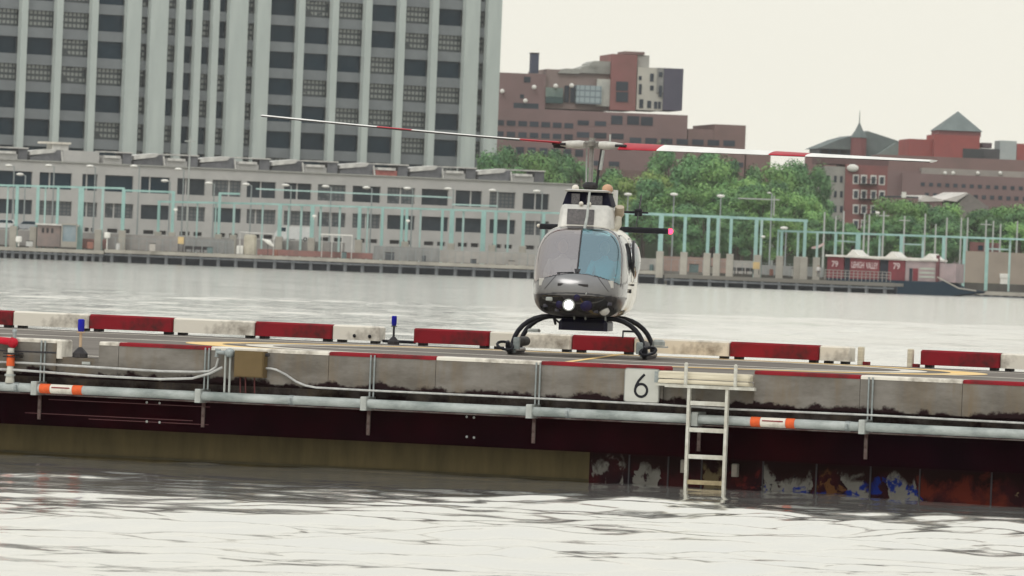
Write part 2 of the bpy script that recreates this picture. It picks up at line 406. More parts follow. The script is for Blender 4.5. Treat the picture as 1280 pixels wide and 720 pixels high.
# lower hull plates
OL = mat('olive_timber_fender', (.088, .068, .032), (.05, .041, .02), 2.2, .85, stretch=(2.5, 1, .5), detail=8, lo=.3, hi=.75, bump=.004)
RB = (.035, .006, .006)
def hull_patch_mat():
    """old hull plating: maroon paint with torn white, blue and rust patches whose limits wander"""
    m, nt, out = new_mat('torn_hull_paint'); L = nt.links.new
    p = nd(nt, 'ShaderNodeBsdfPrincipled', Roughness=.9); p.inputs['Specular IOR Level'].default_value = .12; L(p.outputs[0], out.inputs[0])
    tc = nd(nt, 'ShaderNodeTexCoord'); sp = nd(nt, 'ShaderNodeSeparateXYZ'); L(tc.outputs['Object'], sp.inputs[0])
    def ma(op, *a):
        n = nd(nt, 'ShaderNodeMath', operation=op)
        for i, v in enumerate(a):
            if isinstance(v, (int, float)): n.inputs[i].default_value = v
            else: L(v, n.inputs[i])
        return n.outputs[0]
    def noise(sc, det=5, off=0.0, st=(1, 1, 1)):
        mp = nd(nt, 'ShaderNodeMapping'); mp.inputs['Location'].default_value = (off, off, off); mp.inputs['Scale'].default_value = st; L(tc.outputs['Object'], mp.inputs[0])
        n = nd(nt, 'ShaderNodeTexNoise', Scale=sc, Detail=det, Roughness=.62, Distortion=.4); L(mp.outputs[0], n.inputs['Vector']); return n.outputs['Fac']
    X = ma('ADD', sp.outputs['X'], ma('MULTIPLY', ma('SUBTRACT', noise(3.0, 6, 1.3), .5), .45)); Z = sp.outputs['Z']
    def zone(a, b): return ma('MULTIPLY', ma('GREATER_THAN', X, a), ma('LESS_THAN', X, b))
    def soft(v, t, w=.02):
        r = nd(nt, 'ShaderNodeMapRange'); L(v, r.inputs[0]); r.inputs['From Min'].default_value = t - w; r.inputs['From Max'].default_value = t + w; return r.outputs[0]
    def mix(f, a, b):
        n = nd(nt, 'ShaderNodeMixRGB'); L(f, n.inputs[0])
        for i, v in ((1, a), (2, b)):
            if isinstance(v, tuple): n.inputs[i].default_value = rgba(v)
            else: L(v, n.inputs[i])
        return n.outputs[0]
    col = mix(soft(noise(2.2, 6, 5.0), .5, .12), (.028, .004, .005), (.008, .003, .005))
    wn = noise(2.4, 8, 2.2); 
    zones = [zone(pu(730, 590), pu(770, 590)), zone(pu(783, 590), pu(820, 590)), zone(pu(946, 600), pu(1006, 600)), zone(pu(1042, 600), pu(1076, 610)), zone(pu(1102, 600), pu(1138, 615))]
    thr = [.47, .38, .44, .39, .38]
    white = mix(noise(7, 6, 3.1), (.16, .155, .14), (.09, .085, .075))
    for z_, t in zip(zones, thr): col = mix(ma('MULTIPLY', z_, soft(wn, t)), col, white)
    tan_ = ma('MULTIPLY', zone(pu(868, 595), pu(902, 598)), soft(noise(5, 6, 8.0), .47)); col = mix(tan_, col, (.11, .085, .045))
    rz = zone(pu(1012, 600), pu(1040, 600)); col = mix(ma('MULTIPLY', rz, soft(noise(6, 6, 6.0), .52)), col, (.08, .035, .012))
    oz = ma('GREATER_THAN', X, pu(1142, 610)); col = mix(ma('MULTIPLY', oz, soft(noise(1.6, 8, 4.4), .49, .05)), col, (.07, .011, .006))
    col = mix(ma('MULTIPLY', oz, soft(noise(4.5, 6, 7.7), .66)), col, (.15, .11, .06))
    rd = zone(pu(905, 600), pu(943, 600)); col = mix(ma('MULTIPLY', rd, soft(noise(3.5, 6, 9.7), .53)), col, (.07, .009, .008))
    bl = ma('MULTIPLY', zone(pu(950, 600), pu(1142, 600)), soft(ma('ADD', noise(4.0, 7, 11.0), ma('MULTIPLY', ma('SUBTRACT', 1.32, Z), .55)), .57)); col = mix(bl, col, (.006, .016, .12))
    col = mix(ma('MULTIPLY', zone(pu(955, 600), pu(1010, 600)), soft(noise(5.2, 6, 13.0), .56)), col, (.006, .007, .012))
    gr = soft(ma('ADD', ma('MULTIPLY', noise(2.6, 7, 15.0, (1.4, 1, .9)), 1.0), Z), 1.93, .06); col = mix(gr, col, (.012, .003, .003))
    L(col, p.inputs['Base Color'])
    b = nd(nt, 'ShaderNodeBump', Distance=.01); L(wn, b.inputs['Height']); L(b.outputs[0], p.inputs['Normal']); return m
obj('timber_fender', MB().box(S0, pu(726, 590), .30, .36, -1.2, .384), OL, pier, PM, origin=(0, .3, -1.2))
obj('timber_waler', MB().box(S0, pu(725, 590), .275, .2915, .02, .05), mat('dark_wet_timber', (.03, .026, .014), (.05, .04, .02), 3), pier, PM)
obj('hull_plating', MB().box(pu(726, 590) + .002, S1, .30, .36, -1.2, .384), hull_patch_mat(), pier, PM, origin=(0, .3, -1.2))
for px in (775, 824, 866, 943, 1010, 1078, 1140, 1230):
    e = pu(px, 600); obj('hull_seam', MB().box(e, e + .018, .285, .299, -1.2, .37), M_DARK, pier, PM)
for px, y in ((183, 503), (199, 504), (183, 527), (199, 528), (583, 521), (592, 522), (583, 546), (592, 547)):
    u, z = PIER.uz(px, y); obj('bolt_head', MB().ball((u, .012, z), .016, 6, 4), M_GALV_L, pier, PM)
for px, y in ((847, 583), (911, 588)):
    u, z = PIER.uz(px, y); obj('hull_cleat', MB().bbox(u - .035, u + .035, .2, .299, z - .08, z + .08, .01), M_CONC, pier, PM)

# deck surface and its painted lines
mb = MB(); mb.add([(S0, .112, ZD + .004), (S1, .112, ZD + .004), (S1, QF + .25, ZD + .004), (S0, QF + .25, ZD + .004)], [(0, 1, 2, 3)])
deck = obj('helipad_deck', mb, mat('deck_concrete', (.185, .165, .145), (.12, .106, .093), .6, .9, detail=8, bump=.004), None, PM)
tag(deck, kind='structure')
zl = ZD + .008
cs, cq = PIER.uq(733, 448.3, ZD)
def ring(mb, r0, r1, n=96, z=zl):
    vs = []; fs = []
    for i in range(n):
        t = 2 * math.pi * i / n
        vs += [(cs + r0 * math.cos(t), cq + r0 * math.sin(t), z), (cs + r1 * math.cos(t), cq + r1 * math.sin(t), z)]
    for i in range(n):
        j = (i + 1) % n; fs.append((2 * i, 2 * i + 1, 2 * j + 1, 2 * j))
    return mb.add(vs, fs)
YEL = mat('yellow_line_paint', (.80, .50, .16), (.72, .55, .3), 1.5, .7)
WLN = mat('white_line_paint', (.74, .70, .62), (.55, .50, .42), 2, .7)
obj('circle_marking', ring(MB(), 5.45, 6.0), YEL, deck, PM)
obj('inner_circle_marking', ring(MB(), 4.7, 5.1), WLN, deck, PM)
mb = MB()
for q0, q1 in ((1.3, 1.6), (QF - 1.7, QF - 1.4), (QF * .5 + 5.5, QF * .5 + 5.8)):
    mb.add([(S0, q0, zl - .003), (S1, q0, zl - .003), (S1, q1, zl - .003), (S0, q1, zl - .003)], [(0, 1, 2, 3)])
obj('edge_line_marking', mb, WLN, deck, PM)
P = [PIER.uq(*p, zl) for p in ((703, 452.6), (716, 452.6), (788, 442.4), (775, 442.4))]
mb = MB(); mb.add([(a, b, zl + .004) for a, b in P], [(0, 1, 2, 3)])
obj('diagonal_marking', mb, YEL, deck, PM)

# near kerb
GN = 'painted concrete kerb blocks along the ladder side of the pier'
near = [(-60, 71.5, 'w', 'pale grey kerb block behind the red valve, rounded white end'),
        (125, 149.5, 'w', 'short white topped kerb block beside the gap with the blue lamp'),
        (150, 264.5, 'r', 'red topped kerb block between the lamp gap and the brown junction box'),
        (265, 412.5, 'w', 'white topped kerb block behind the brown junction box'),
        (413, 546.5, 'r', 'red topped kerb block just past the junction box, in front of the lone blue lamp'),
        (547, 677.5, 'w', 'white topped kerb block before the helicopter skid'),
        (678, 831.5, 'r', 'red topped kerb block carrying the number 6 sign'),
        (945, 1077.5, 'r', 'red topped kerb block right after the ladder opening'),
        (1078, 1205.5, 'w', 'white topped kerb block near the orange banded pipe end'),
        (1206, 1400, 'r', 'red topped kerb block at the end farthest from the valve')]
for a, b, c, lab in near:
    u0, u1 = pu(a, 455), pu(b, 455)
    t = empty('kerb_block', PM @ Matrix.Translation(((u0 + u1) / 2, .1, ZD)))
    tag(t, lab, 'kerb block', GN)
    mb = MB(); c_ = .012
    mb.prism([(u0 + .0005, 1.03), (u1 - .0005, 1.03), (u1 - .0005, ZK - .048), (u0 + .0005, ZK - .048)], -.05, -.001)
    mb.box(u0 + .0005, u1 - .0005, 0.0, .30, ZD + .009, ZK - .048)
    obj('block_body', mb, M_WALL, t, PM)
    mb = MB().bbox(u0, u1, -.056, .31, ZK - .047, ZK, .014)
    if b == 71.5: mb.bbox(u1 + .001, u1 + .07, -.06, .31, ZD - .02, ZK, .02)
    obj('painted_top', mb, M_WHITE if c == 'w' else M_RED, t, PM)

# far kerb
GFK = 'painted kerb blocks on the river side of the deck'
far = [(-60, 19.5, 'r', 'red block at the valve end of the far kerb'), (20, 114.5, 'w', 'long white block behind the blue lamp in the kerb gap'), (115, 219.5, 'r', 'red block just past the blue lamp, next after a long white one'),
       (220, 321.5, 'w', 'white block behind the yellow circle tip by the junction box'), (322, 418.5, 'r', 'red block between two white ones, before the lone blue lamp'), (419, 478, 'w', 'short white block with two dark pegs, beside the lone blue lamp'),
       (520, 614.5, 'r', 'red block between the lone blue lamp and the helicopter'), (615, 717.5, 'w', 'white block behind the helicopter skid and belly'), (718, 795, 'r', 'red block seen beneath the helicopter belly'),
       (795.5, 914.5, 'w', 'white block beside the helicopter skid, above the ladder'), (915, 1026.5, 'r', 'red block past the ladder, before the pale stub posts'), (1027, 1066, 'w', 'short white block next to the pale stub post'),
       (1153, 1252.5, 'r', 'red block after the opening with pale stub posts'), (1253, 1400, 'w', 'white block at the end of the kerb beyond the stub posts')]
def fu(px, py): return PIER.uq(px, py, ZD)
def far_u(px):   # s of the far kerb line under a pixel column
    return PIER.uz(px, 412 + px * .0375, QF)[0]
hK = .235
for k, (a, b, c, lab) in enumerate(far):
    u0, u1 = far_u(a), far_u(b)
    t = empty('kerb_block', PM @ Matrix.Translation(((u0 + u1) / 2, QF, ZD + .008)))
    tag(t, lab, 'kerb block', GFK)
    obj('block_body', MB().bbox(u0 + .004, u1 - .004, QF - .15, QF + .15, ZD + .05, ZD + .05 + hK, .025), M_WHITE if c == 'w' else M_RED, t, PM)
    for e in (u0 + .12, u1 - .12):
        obj('foot', MB().box(e - .05, e + .05, QF - .1, QF + .1, ZD + .008, ZD + .0495), M_DARK, t, PM)
    if c == 'w' and b == 478:
        for px in (447, 466):
            e = far_u(px); obj('peg', MB().ball((e, QF - .16, ZD + .12), .03, 6, 4), M_BLACK, t, PM)
# steel rail in the far gap
for a, b, lab in ((478.5, 519.5, 'dark low steel rail closing the kerb gap at the lone blue lamp'),):
    u0, u1 = far_u(a), far_u(b)
    tag(obj('gap_rail', MB().tube([(u0, QF, ZD + .055), (u1, QF, ZD + .055)], .025, 8), M_BLACK, None, PM), lab, 'rail')
for px, lab in ((1076, 'pale stub post beside the short white far kerb block'), (1138, 'pale stub post with dark foot before the last red far kerb block')):
    u = far_u(px); t = empty('stub_post', PM @ Matrix.Translation((u, QF, ZD + .008))); tag(t, lab, 'post', 'stub posts in the far kerb opening')
    obj('post_shaft', MB().bbox(u - .045, u + .045, QF - .05, QF + .05, ZD + .008, ZD + .29, .015), M_CREAM, t, PM)
    obj('foot', MB().box(u + .05, u + .14, QF - .06, QF + .06, ZD + .008, ZD + .06), M_RED, t, PM)

# blue perimeter lamps
M_BLUEG = mat('blue_lamp_glass', (.010, .012, .35), (.02, .02, .22), 9, .2)
def perimeter_light(u, q, zb, h, lab, stemm):
    t = empty('perimeter_light', PM @ Matrix.Translation((u, q, zb))); tag(t, lab, 'lamp', 'blue perimeter lamps')
    mb = MB()
    mb.tube([(u, q, zb), (u, q, zb + .05), (u, q, zb + .10), (u, q, zb + .13)], [.095, .095, .05, .02], 8); obj('base', mb, M_DARK, t, PM)
    obj('stem', MB().tube([(u, q, zb + .13), (u, q, zb + h - .16)], .018, 8), stemm, t, PM)
    mb = MB().tube([(u, q, zb + h - .16), (u, q, zb + h - .13), (u, q, zb + h - .01), (u, q, zb + h)], [.03, .043, .043, .03], 12); obj('lens', mb, M_BLUEG, t, PM, True)
    obj('lens_collar', MB().tube([(u, q, zb + h - .175), (u, q, zb + h - .158)], .05, 12), stemm, t, PM)
    return t
u, z = PIER.uz(100, 446, .08)
perimeter_light(u, .08, ZD + .004, .48, 'blue lamp on a pale stem standing in the near kerb gap', mat('peach_stem', (.5, .36, .24)))
u = far_u(500)
perimeter_light(u, QF - .3, ZD + .008, .46, 'lone blue lamp on a dark stem in the far kerb gap', M_DARK)
u, z = PIER.uz(107, 452, -.03)
tag(obj('mooring_clip', MB().box(u - .05, u + .06, -.03, -.002, ZD - .08, ZD - .045), M_GALV_L, None, PM), 'small pale clip on the wall under the blue lamp in the near kerb gap', 'clip')

# ---- pipes
def pp(pts, q): return [(PIER.uz(x, y, q)[0], q, PIER.uz(x, y, q)[1]) for x, y in pts]
QP = -.13
ZP = PIER.uz(640, 513, QP)[1]
main = empty('fire_main_pipe', PM @ Matrix.Translation((0, QP, ZP)))
tag(main, 'thick grey pipe running the length of the pier wall with brackets and orange bands', 'pipe')
obj('pipe_run', MB().tube([(S0, QP, ZP), (-3, QP, ZP), (S1, QP, ZP)], .056, 20), mat('grey_green_pipe_paint', (.45, .48, .47), (.22, .25, .24), 5, .5, detail=8, stretch=(.5, 1, 1)), main, PM, True)
for px in (26, 369, 715, 1065):
    u = pu(px, 515); obj('pipe_coupling', MB().tube([(u - .03, QP, ZP), (u + .03, QP, ZP)], .062, 20).box(u - .012, u + .012, QP - .075, QP, ZP - .03, ZP + .03), M_GALV, main, PM)
for a, b, c, d in ((55, 68, 96, 108), (944, 956, 988, 999)):
    for e, f in ((a, b), (c, d)):
        obj('orange_band', MB().tube([(pu(e, 515), QP, ZP), (pu(f, 515), QP, ZP)], .0605, 20), M_ORANGE, main, PM, True)
    obj('pipe_label', MB().tube([(pu(b, 515) + .005, QP, ZP), (pu(c, 515) - .005, QP, ZP)], .0585, 20), M_WHITE, main, PM, True)
    obj('label_stripe', MB().box(pu(b, 515) + .03, pu(c, 515) - .03, QP - .064, QP - .0588, ZP + .012, ZP + .026), M_RED, main, PM)
for px in (49, 254, 461, 668, 875, 1084):
    u = pu(px, 510)
    b = obj('pipe_bracket', MB().bbox(u - .04, u + .04, QP - .075, .13, ZP - .085, ZP + .085, .008), M_GALV_L, main, PM)
    obj('hanger_strap', MB().box(u - .02, u + .02, -.004, .0195, .46, .766).ball((u, -.01, .72), .016, 6, 4).ball((u, -.01, .6), .014, 6, 4).ball((u, -.01, .48), .014, 6, 4), mat('rusty_strap', (.07, .03, .03), (.2, .17, .15), 5, .8), b, PM)
    if px < 700 or px > 1000:
        for d in (.035, .085):
            obj('hanger_rod', MB().tube([(u + d, -.085, ZP + .08), (u + d, -.085, ZK - .02)], .011, 8), M_GALV, b, PM, True)
# thin conduits
def conduit(name, pts, q, r, m, lab):
    return tag(obj(name, MB().tube(pp(pts, q), r, 8), m, None, PM, True), lab, 'conduit')
M_COND = mat('grey_conduit', (.55, .55, .53), (.36, .36, .35), 8, .5, .2)
conduit('electric_conduit', [(-200, 442), (-20, 452), (20, 453), (120, 459), (200, 464), (245, 465), (262, 464), (270, 459), (273, 448)], -.1, .016, M_COND, 'upper thin grey conduit curving up to the grey fitting by the brown box')
conduit('electric_conduit', [(-200, 451), (-20, 461), (15, 462), (120, 470), (200, 474), (240, 473), (262, 467), (278, 459)], -.14, .016, M_COND, 'lower thin grey conduit sweeping up to the grey fitting by the brown box')
conduit('electric_conduit', [(328, 460), (338, 460.5), (345, 462), (357, 468), (370, 477), (382, 482), (395, 484.5), (460, 488), (640, 496.5), (830, 506), (914, 511.5), (1090, 519), (1280, 529), (1500, 540)], -.09, .014, M_COND, 'long thin grey conduit leaving the brown box and running on above the thick pipe')
conduit('electric_conduit', [(-100, 434), (70, 441)], -.11, .012, M_DARK, 'short dark bar behind the red and orange valve')

# junction box + fitting
u0, z1 = PIER.uz(293, 438, -.2); u1, z0 = PIER.uz(328, 472.5, -.2)
jb = empty('junction_box', PM @ Matrix.Translation(((u0 + u1) / 2, -.12, z0)))
tag(jb, 'brown square electrical junction box mounted on the pier wall over the thick pipe', 'junction box')
M_BROWN = mat('brown_box_paint', (.15, .105, .05), (.125, .088, .042), 3, .6)
obj('box_body', MB().box(u0, u1, -.19, -.052, z0, z1), M_BROWN, jb, PM)
obj('door', MB().bbox(u0 + .01, u1 - .01, -.2, -.191, z0 + .012, z1 - .012, .004), M_BROWN, jb, PM)
obj('knockout', MB().tube([(u1, -.12, z1 - .04), (u1 + .045, -.12, z1 - .04)], .022, 8), M_DARK, jb, PM)
for k in (.05, .12, .24):
    obj('leg', MB().tube([(u0 + k, -.1, z0), (u0 + k + .01, -.1, ZP + .056)], .009, 6), mat('rust_leg', (.12, .04, .04)), jb, PM)
ft = empty('conduit_fitting', PM @ Matrix.Translation((u0 - .1, -.1, z0))); tag(ft, 'rounded dark grey cast fitting with two drop tubes beside the brown box', 'fitting')
u, z = PIER.uz(287, 441, -.14); mb = MB().ball((u, -.14, z), .07, 12, 8, (1, .8, .85)); obj('cast_body', mb, M_GALV, ft, PM, True)
u2, z2 = PIER.uz(271, 440, -.14); obj('elbow', MB().tube([(u - .05, -.14, z), (u2, -.14, z2), (u2, -.14, z2 - .06)], .026, 10).tube([(u2 - .02, -.14, z2 + .03), (u2 + .05, -.14, z2 + .025)], .014, 8), M_GALV, ft, PM, True)
for px in (281.5, 287.5):
    e = PIER.uz(px, 460, -.13)[0]; obj('drop_tube', MB().tube([(e, -.13, z - .03), (e, -.13, ZP + .056)], .014, 8), M_GALV_L, ft, PM, True)

# valve standpipe
u, _ = PIER.uz(13.5, 445, -.13)
vs = empty('standpipe_valve', PM @ Matrix.Translation((u, -.13, ZP))); tag(vs, 'red valve on a white and orange standpipe rising from the thick pipe', 'valve')
def vz(y): return PIER.uz(13.5, y, -.13)[1]
obj('riser', MB().tube([(u, -.13, ZP + .05), (u, -.13, vz(462)), (u, -.13, vz(457.5))], [.06, .045, .04], 14), M_WPAINT, vs, PM, True)
obj('flange', MB().tube([(u, -.13, vz(470)), (u, -.13, vz(467.5))], .07, 14), M_GALV_L, vs, PM, True)
obj('orange_band', MB().tube([(u, -.13, vz(457.4)), (u, -.13, vz(443.5))], .052, 14), M_ORANGE, vs, PM, True)
obj('white_collar', MB().tube([(u, -.13, vz(443.4)), (u, -.13, vz(435))], .042, 14), M_WPAINT, vs, PM, True)
vm = mat('glossy_red_paint', (.55, .01, .03), (.35, .01, .02), 8, .35)
obj('valve_body', MB().ball((u + .02, -.13, vz(428)), .07, 12, 8, (1, .9, 1)).tube([(u, -.13, vz(427)), (u - .28, -.13, vz(425))], [.05, .04], 12), vm, vs, PM, True)
obj('valve_stem', MB().tube([(u + .04, -.13, vz(424)), (u + .04, -.13, vz(413))], .024, 10).ball((u + .04, -.13, vz(414)), .034, 8, 6), M_GALV, vs, PM, True)
obj('clamp', MB().box(u - .08, u + .14, -.19, -.06, vz(442.5), vz(441)).box(u - .08, u + .14, -.19, -.06, vz(446.5), vz(445.2)), M_BLACK, vs, PM)

# number sign
u0, z1 = PIER.uz(781, 460, -.08); u1, z0 = PIER.uz(823.5, 503, -.08)
z1 = PIER.uz(802, 460.5, -.08)[1]; z0 = PIER.uz(802, 503.5, -.08)[1]
sg = empty('number_sign', PM @ Matrix.Translation(((u0 + u1) / 2, -.07, z0))); tag(sg, 'square white sign with rounded corners and a black 6 on the pier wall', 'sign')
def rrect(x0, x1, zz0, zz1, r, n=5):
    pts = []
    for cx_, cz_, a0 in ((x1 - r, zz0 + r, -90), (x1 - r, zz1 - r, 0), (x0 + r, zz1 - r, 90), (x0 + r, zz0 + r, 180)):
        for i in range(n + 1):
            t = R(a0 + 90 * i / n); pts.append((cx_ + r * math.cos(t), cz_ + r * math.sin(t)))
    return pts
obj('sign_border', MB().prism(rrect(u0, u1, z0, z1, .035), -.078, -.066), mat('grey_sign_edge', (.30, .30, .28)), sg, PM)
obj('sign_plate', MB().prism(rrect(u0 + .012, u1 - .012, z0 + .012, z1 - .012, .03), -.082, -.0785), mat('white_sign_face', (.52, .52, .48), (.46, .46, .42), 4, .5), sg, PM)
mb = MB(); cxs = (u0 + u1) / 2 - .005; H = z1 - z0; r_ = H * .185; czs = z0 + H * .36; wd = H * .075
n = 40
vs2 = []; fs2 = []
for i in range(n):
    t = 2 * math.pi * i / n
    for rr in (r_ - wd / 2, r_ + wd / 2): vs2.append((cxs + rr * math.cos(t), -.0855, czs + rr * math.sin(t)))
for i in range(n):
    j = (i + 1) % n; fs2.append((2 * i, 2 * i + 1, 2 * j + 1, 2 * j))
mb.add(vs2, fs2)
# stem of the 6: sweeps up from the bowl's flank
cen = [(cxs - r_ * .99, czs + H * .02), (cxs - r_ * .86, czs + H * .13), (cxs - r_ * .48, czs + H * .27), (cxs + r_ * .06, czs + H * .385), (cxs + r_ * .52, czs + H * .47)]
vs2 = []
for i, (a, b) in enumerate(cen):
    p0 = cen[max(i - 1, 0)]; p1 = cen[min(i + 1, 4)]; d = Vector((p1[0] - p0[0], p1[1] - p0[1])).normalized()
    vs2 += [(a - d.y * wd / 2, -.0865, b + d.x * wd / 2), (a + d.y * wd / 2, -.0865, b - d.x * wd / 2)]
mb.add(vs2, [(2 * i, 2 * i + 1, 2 * i + 3, 2 * i + 2) for i in range(4)])
obj('numeral', mb, M_BLACK, sg, PM)

# ladder
QL = -.26
lad = empty('boarding_ladder', PM @ Matrix.Translation((PIER.uz(885, 600, QL)[0], QL, 0))); tag(lad, 'white painted steel ladder hung on the pier wall down to the water', 'ladder')
for (xt, yt), (xb, yb) in (((862, 484), (857.5, 612)), ((909.5, 486), (903.5, 614))):
    a = PIER.uz(xt, yt, QL); b = PIER.uz(xb, yb, QL)
    obj('stile', MB().box(a[0] - .018, a[0] + .018, QL - .03, QL + .03, -.35, a[1]), M_WPAINT, lad, PM)
ua, ub = PIER.uz(861, 520, QL)[0] + .02, PIER.uz(907, 522, QL)[0] - .008
for y in (504.5, 538, 571.5, 603.5):
    z = PIER.uz(884, y, QL)[1]; obj('rung', MB().box(ua, ub, QL - .028, QL + .028, z - .026, z + .026), M_WPAINT if y < 600 else mat('stained_rung', (.40, .33, .2), (.25, .2, .12), 9), lad, PM)
z = PIER.uz(884, 486, QL)[1]
obj('top_bar', MB().box(PIER.uz(832, 486, QL)[0], PIER.uz(944, 486, QL)[0], QL - .04, QL + .04, z, z + .035), M_WPAINT, lad, PM)
for px in (858, 920):
    e = PIER.uz(px, 470, QL)[0]; zt = PIER.uz(px, 455.5 if px < 900 else 458, QL)[1]
    obj('grab_post', MB().tube([(e, QL - .02, z + .036), (e, QL - .02, zt)], .022, 10).ball((e, QL - .02, zt), .026, 10, 6), M_WPAINT, lad, PM, True)
st = empty('boarding_step', PM @ Matrix.Translation((PIER.uz(887, 480, 0)[0], -.1, 1.1))); tag(st, 'cream painted plank step filling the kerb opening at the ladder head', 'step')
a, b = PIER.uz(829, 470, 0)[0], PIER.uz(943, 470, 0)[0]
zt = PIER.uz(887, 466, -.1)[1]; zb = PIER.uz(887, 484, -.1)[1]
obj('plank', MB().bbox(a, b, -.2, -.002, zt - .085, zt, .02), M_CREAM, st, PM)
obj('plank', MB().bbox(a, b, -.21, -.003, zb + .03, zt - .095, .02), M_CREAM, st, PM)
obj('support_angle', MB().box(a - .03, b + .03, -.2, -.003, zb - .005, zb + .025), M_WPAINT, st, PM)
obj('end_bracket', MB().box(a - .06, a - .004, -.15, -.058, zb + .03, zt - .01), M_GALV, st, PM)

# ------------------------------------------------------------------ helicopter
P0 = on_z(716.5, 447.0, ZD + .008)
P0 = Vector((P0.x, P0.y, ZD + .008))
print('heli at', P0)
HM = Matrix.Translation(P0) @ Matrix.Rotation(R(-4.3), 4, 'Z')
heli = empty('helicopter', HM)
tag(heli, 'grey light helicopter on skids with glowing landing lamp and two red and white rotor blades', 'helicopter')
TAB = [(0, .95, .95, .0), (.03, 1.12, .80, .24), (.1, 1.23, .71, .43), (.25, 1.38, .65, .59), (.5, 1.64, .615, .665), (.8, 1.88, .605, .70), (1.1, 1.965, .60, .71),
       (1.5, 1.99, .60, .72), (2.2, 1.99, .60, .76), (3.0, 1.99, .60, .75), (3.7, 1.98, .64, .62), (4.4, 1.96, .92, .46), (5.2, 1.93, 1.40, .24), (5.9, 1.92, 1.62, .15), (7.5, 1.92, 1.70, .12), (9.0, 1.91, 1.76, .085)]
KS = [math.sqrt(r[0]) for r in TAB]
def prof(y):
    s = math.sqrt(max(y, 0)); i = 0
    while i < len(KS) - 2 and s > KS[i + 1]: i += 1
    a, b = KS[i], KS[i + 1]; t = (s - a) / (b - a); o = []
    for c in (1, 2, 3):
        p1, p2 = TAB[i][c], TAB[i + 1][c]
        m1 = (TAB[i + 1][c] - TAB[i - 1][c]) / (KS[i + 1] - KS[i - 1]) if i > 0 else (p2 - p1) / (b - a)
        m2 = (TAB[i + 2][c] - p1) / (KS[i + 2] - a) if i + 2 < len(KS) else (p2 - p1) / (b - a)
        h = b - a
        o.append((2 * t**3 - 3 * t * t + 1) * p1 + (t**3 - 2 * t * t + t) * h * m1 + (-2 * t**3 + 3 * t * t) * p2 + (t**3 - t * t) * h * m2)
    return o
def surf(y, th, off=0.0):
    top, bot, hw = prof(y); c = (top + bot) / 2; h = (top - bot) / 2; n = 2.2 + 1.9 * min(y / .7, 1)
    ct, sn = math.cos(th), math.sin(th)
    x = (hw + off) * math.copysign(abs(ct) ** (2 / n), ct); z = c + (h + off) * math.copysign(abs(sn) ** (2 / n), sn)
    if z > 1.15: x *= 1 - .15 * ((z - 1.15) / .85) ** 2
    return Vector((x, y, z))
def ysurf(x, z):
    y = 0.0
    while y < 2.5:
        top, bot, hw = prof(y); c = (top + bot) / 2; h = (top - bot) / 2; n = 2.2 + 1.9 * min(y / .7, 1)
        xx = x / (1 - .15 * ((z - 1.15) / .85) ** 2) if z > 1.15 else x
        if h > 0 and hw > 0 and abs(xx / hw) ** n + abs((z - c) / h) ** n < 1: return y
        y += .004
    return y
def region(p):
    x, y, z = p; ax = abs(x)
    zb = 1.265 - .17 * (x / .69) ** 2
    if y < 1.12 and z > zb:
        e = abs((x + .01) / .645) ** 4 + abs((z - 1.02) / .925) ** 4
        if e < 1: return 'post' if ax < .024 else ('ws_l' if x < 0 else 'ws_r')
        if e < 1.0 + .12: return 'seal' if e > 1.07 else 'body'
    if y < 1.12 and zb - .014 < z <= zb and ax < .68: return 'seal'
    if y > .7:
        for yc, hy, zc, hz in ((1.33, .42, 1.52, .33), (2.25, .36, 1.50, .31), (2.98, .24, 1.50, .27)):
            if z > 1.1 and ax > .3:
                e = abs((y - yc) / hy) ** 4 + abs((z - zc) / hz) ** 4
                if e < 1: return 'side'
                if e < 1.18: return 'seal'
        for yc in (1.82, 2.64):
            if abs(y - yc) < .008 and ax > .4 and z > .8: return 'seal'
    if y < .9 and z < .945:
        for xc, hx in ((-.36, .20), (.24, .24)):
            e = abs((x - xc) / hx) ** 3 + abs((z - .80) / .13) ** 3
            if e < 1: return 'chin'
    if y < 1.0 and z < .93: return 'lower'
    if y < 1.2 and abs(z - (.965 - .06 * (x / .69) ** 2)) < .008: return 'seal'
    return 'body'
NY, NT = 190, 176
ys = [9.0 * (i / NY) ** 2.6 for i in range(NY + 1)]; ys[0] = .0008
parts = {}
grid = [[surf(y, 2 * math.pi * j / NT) for j in range(NT)] for y in ys]
for i in range(NY):
    for j in range(NT):
        k = (j + 1) % NT; q = (grid[i][j], grid[i][k], grid[i + 1][k], grid[i + 1][j])
        c = (q[0] + q[1] + q[2] + q[3]) / 4
        parts.setdefault(region(c), []).append(((i, j), (i, k), (i + 1, k), (i + 1, j)))
def part_mb(key, merge=()):
    mb = MB(); idx = {}
    for kk in (key,) + tuple(merge):
        for f in parts.get(kk, []):
            fi = []
            for a in f:
                if a not in idx: idx[a] = len(mb.v); mb.v.append(grid[a[0]][a[1]].copy())
                fi.append(idx[a])
            mb.f.append(tuple(fi))
    return mb
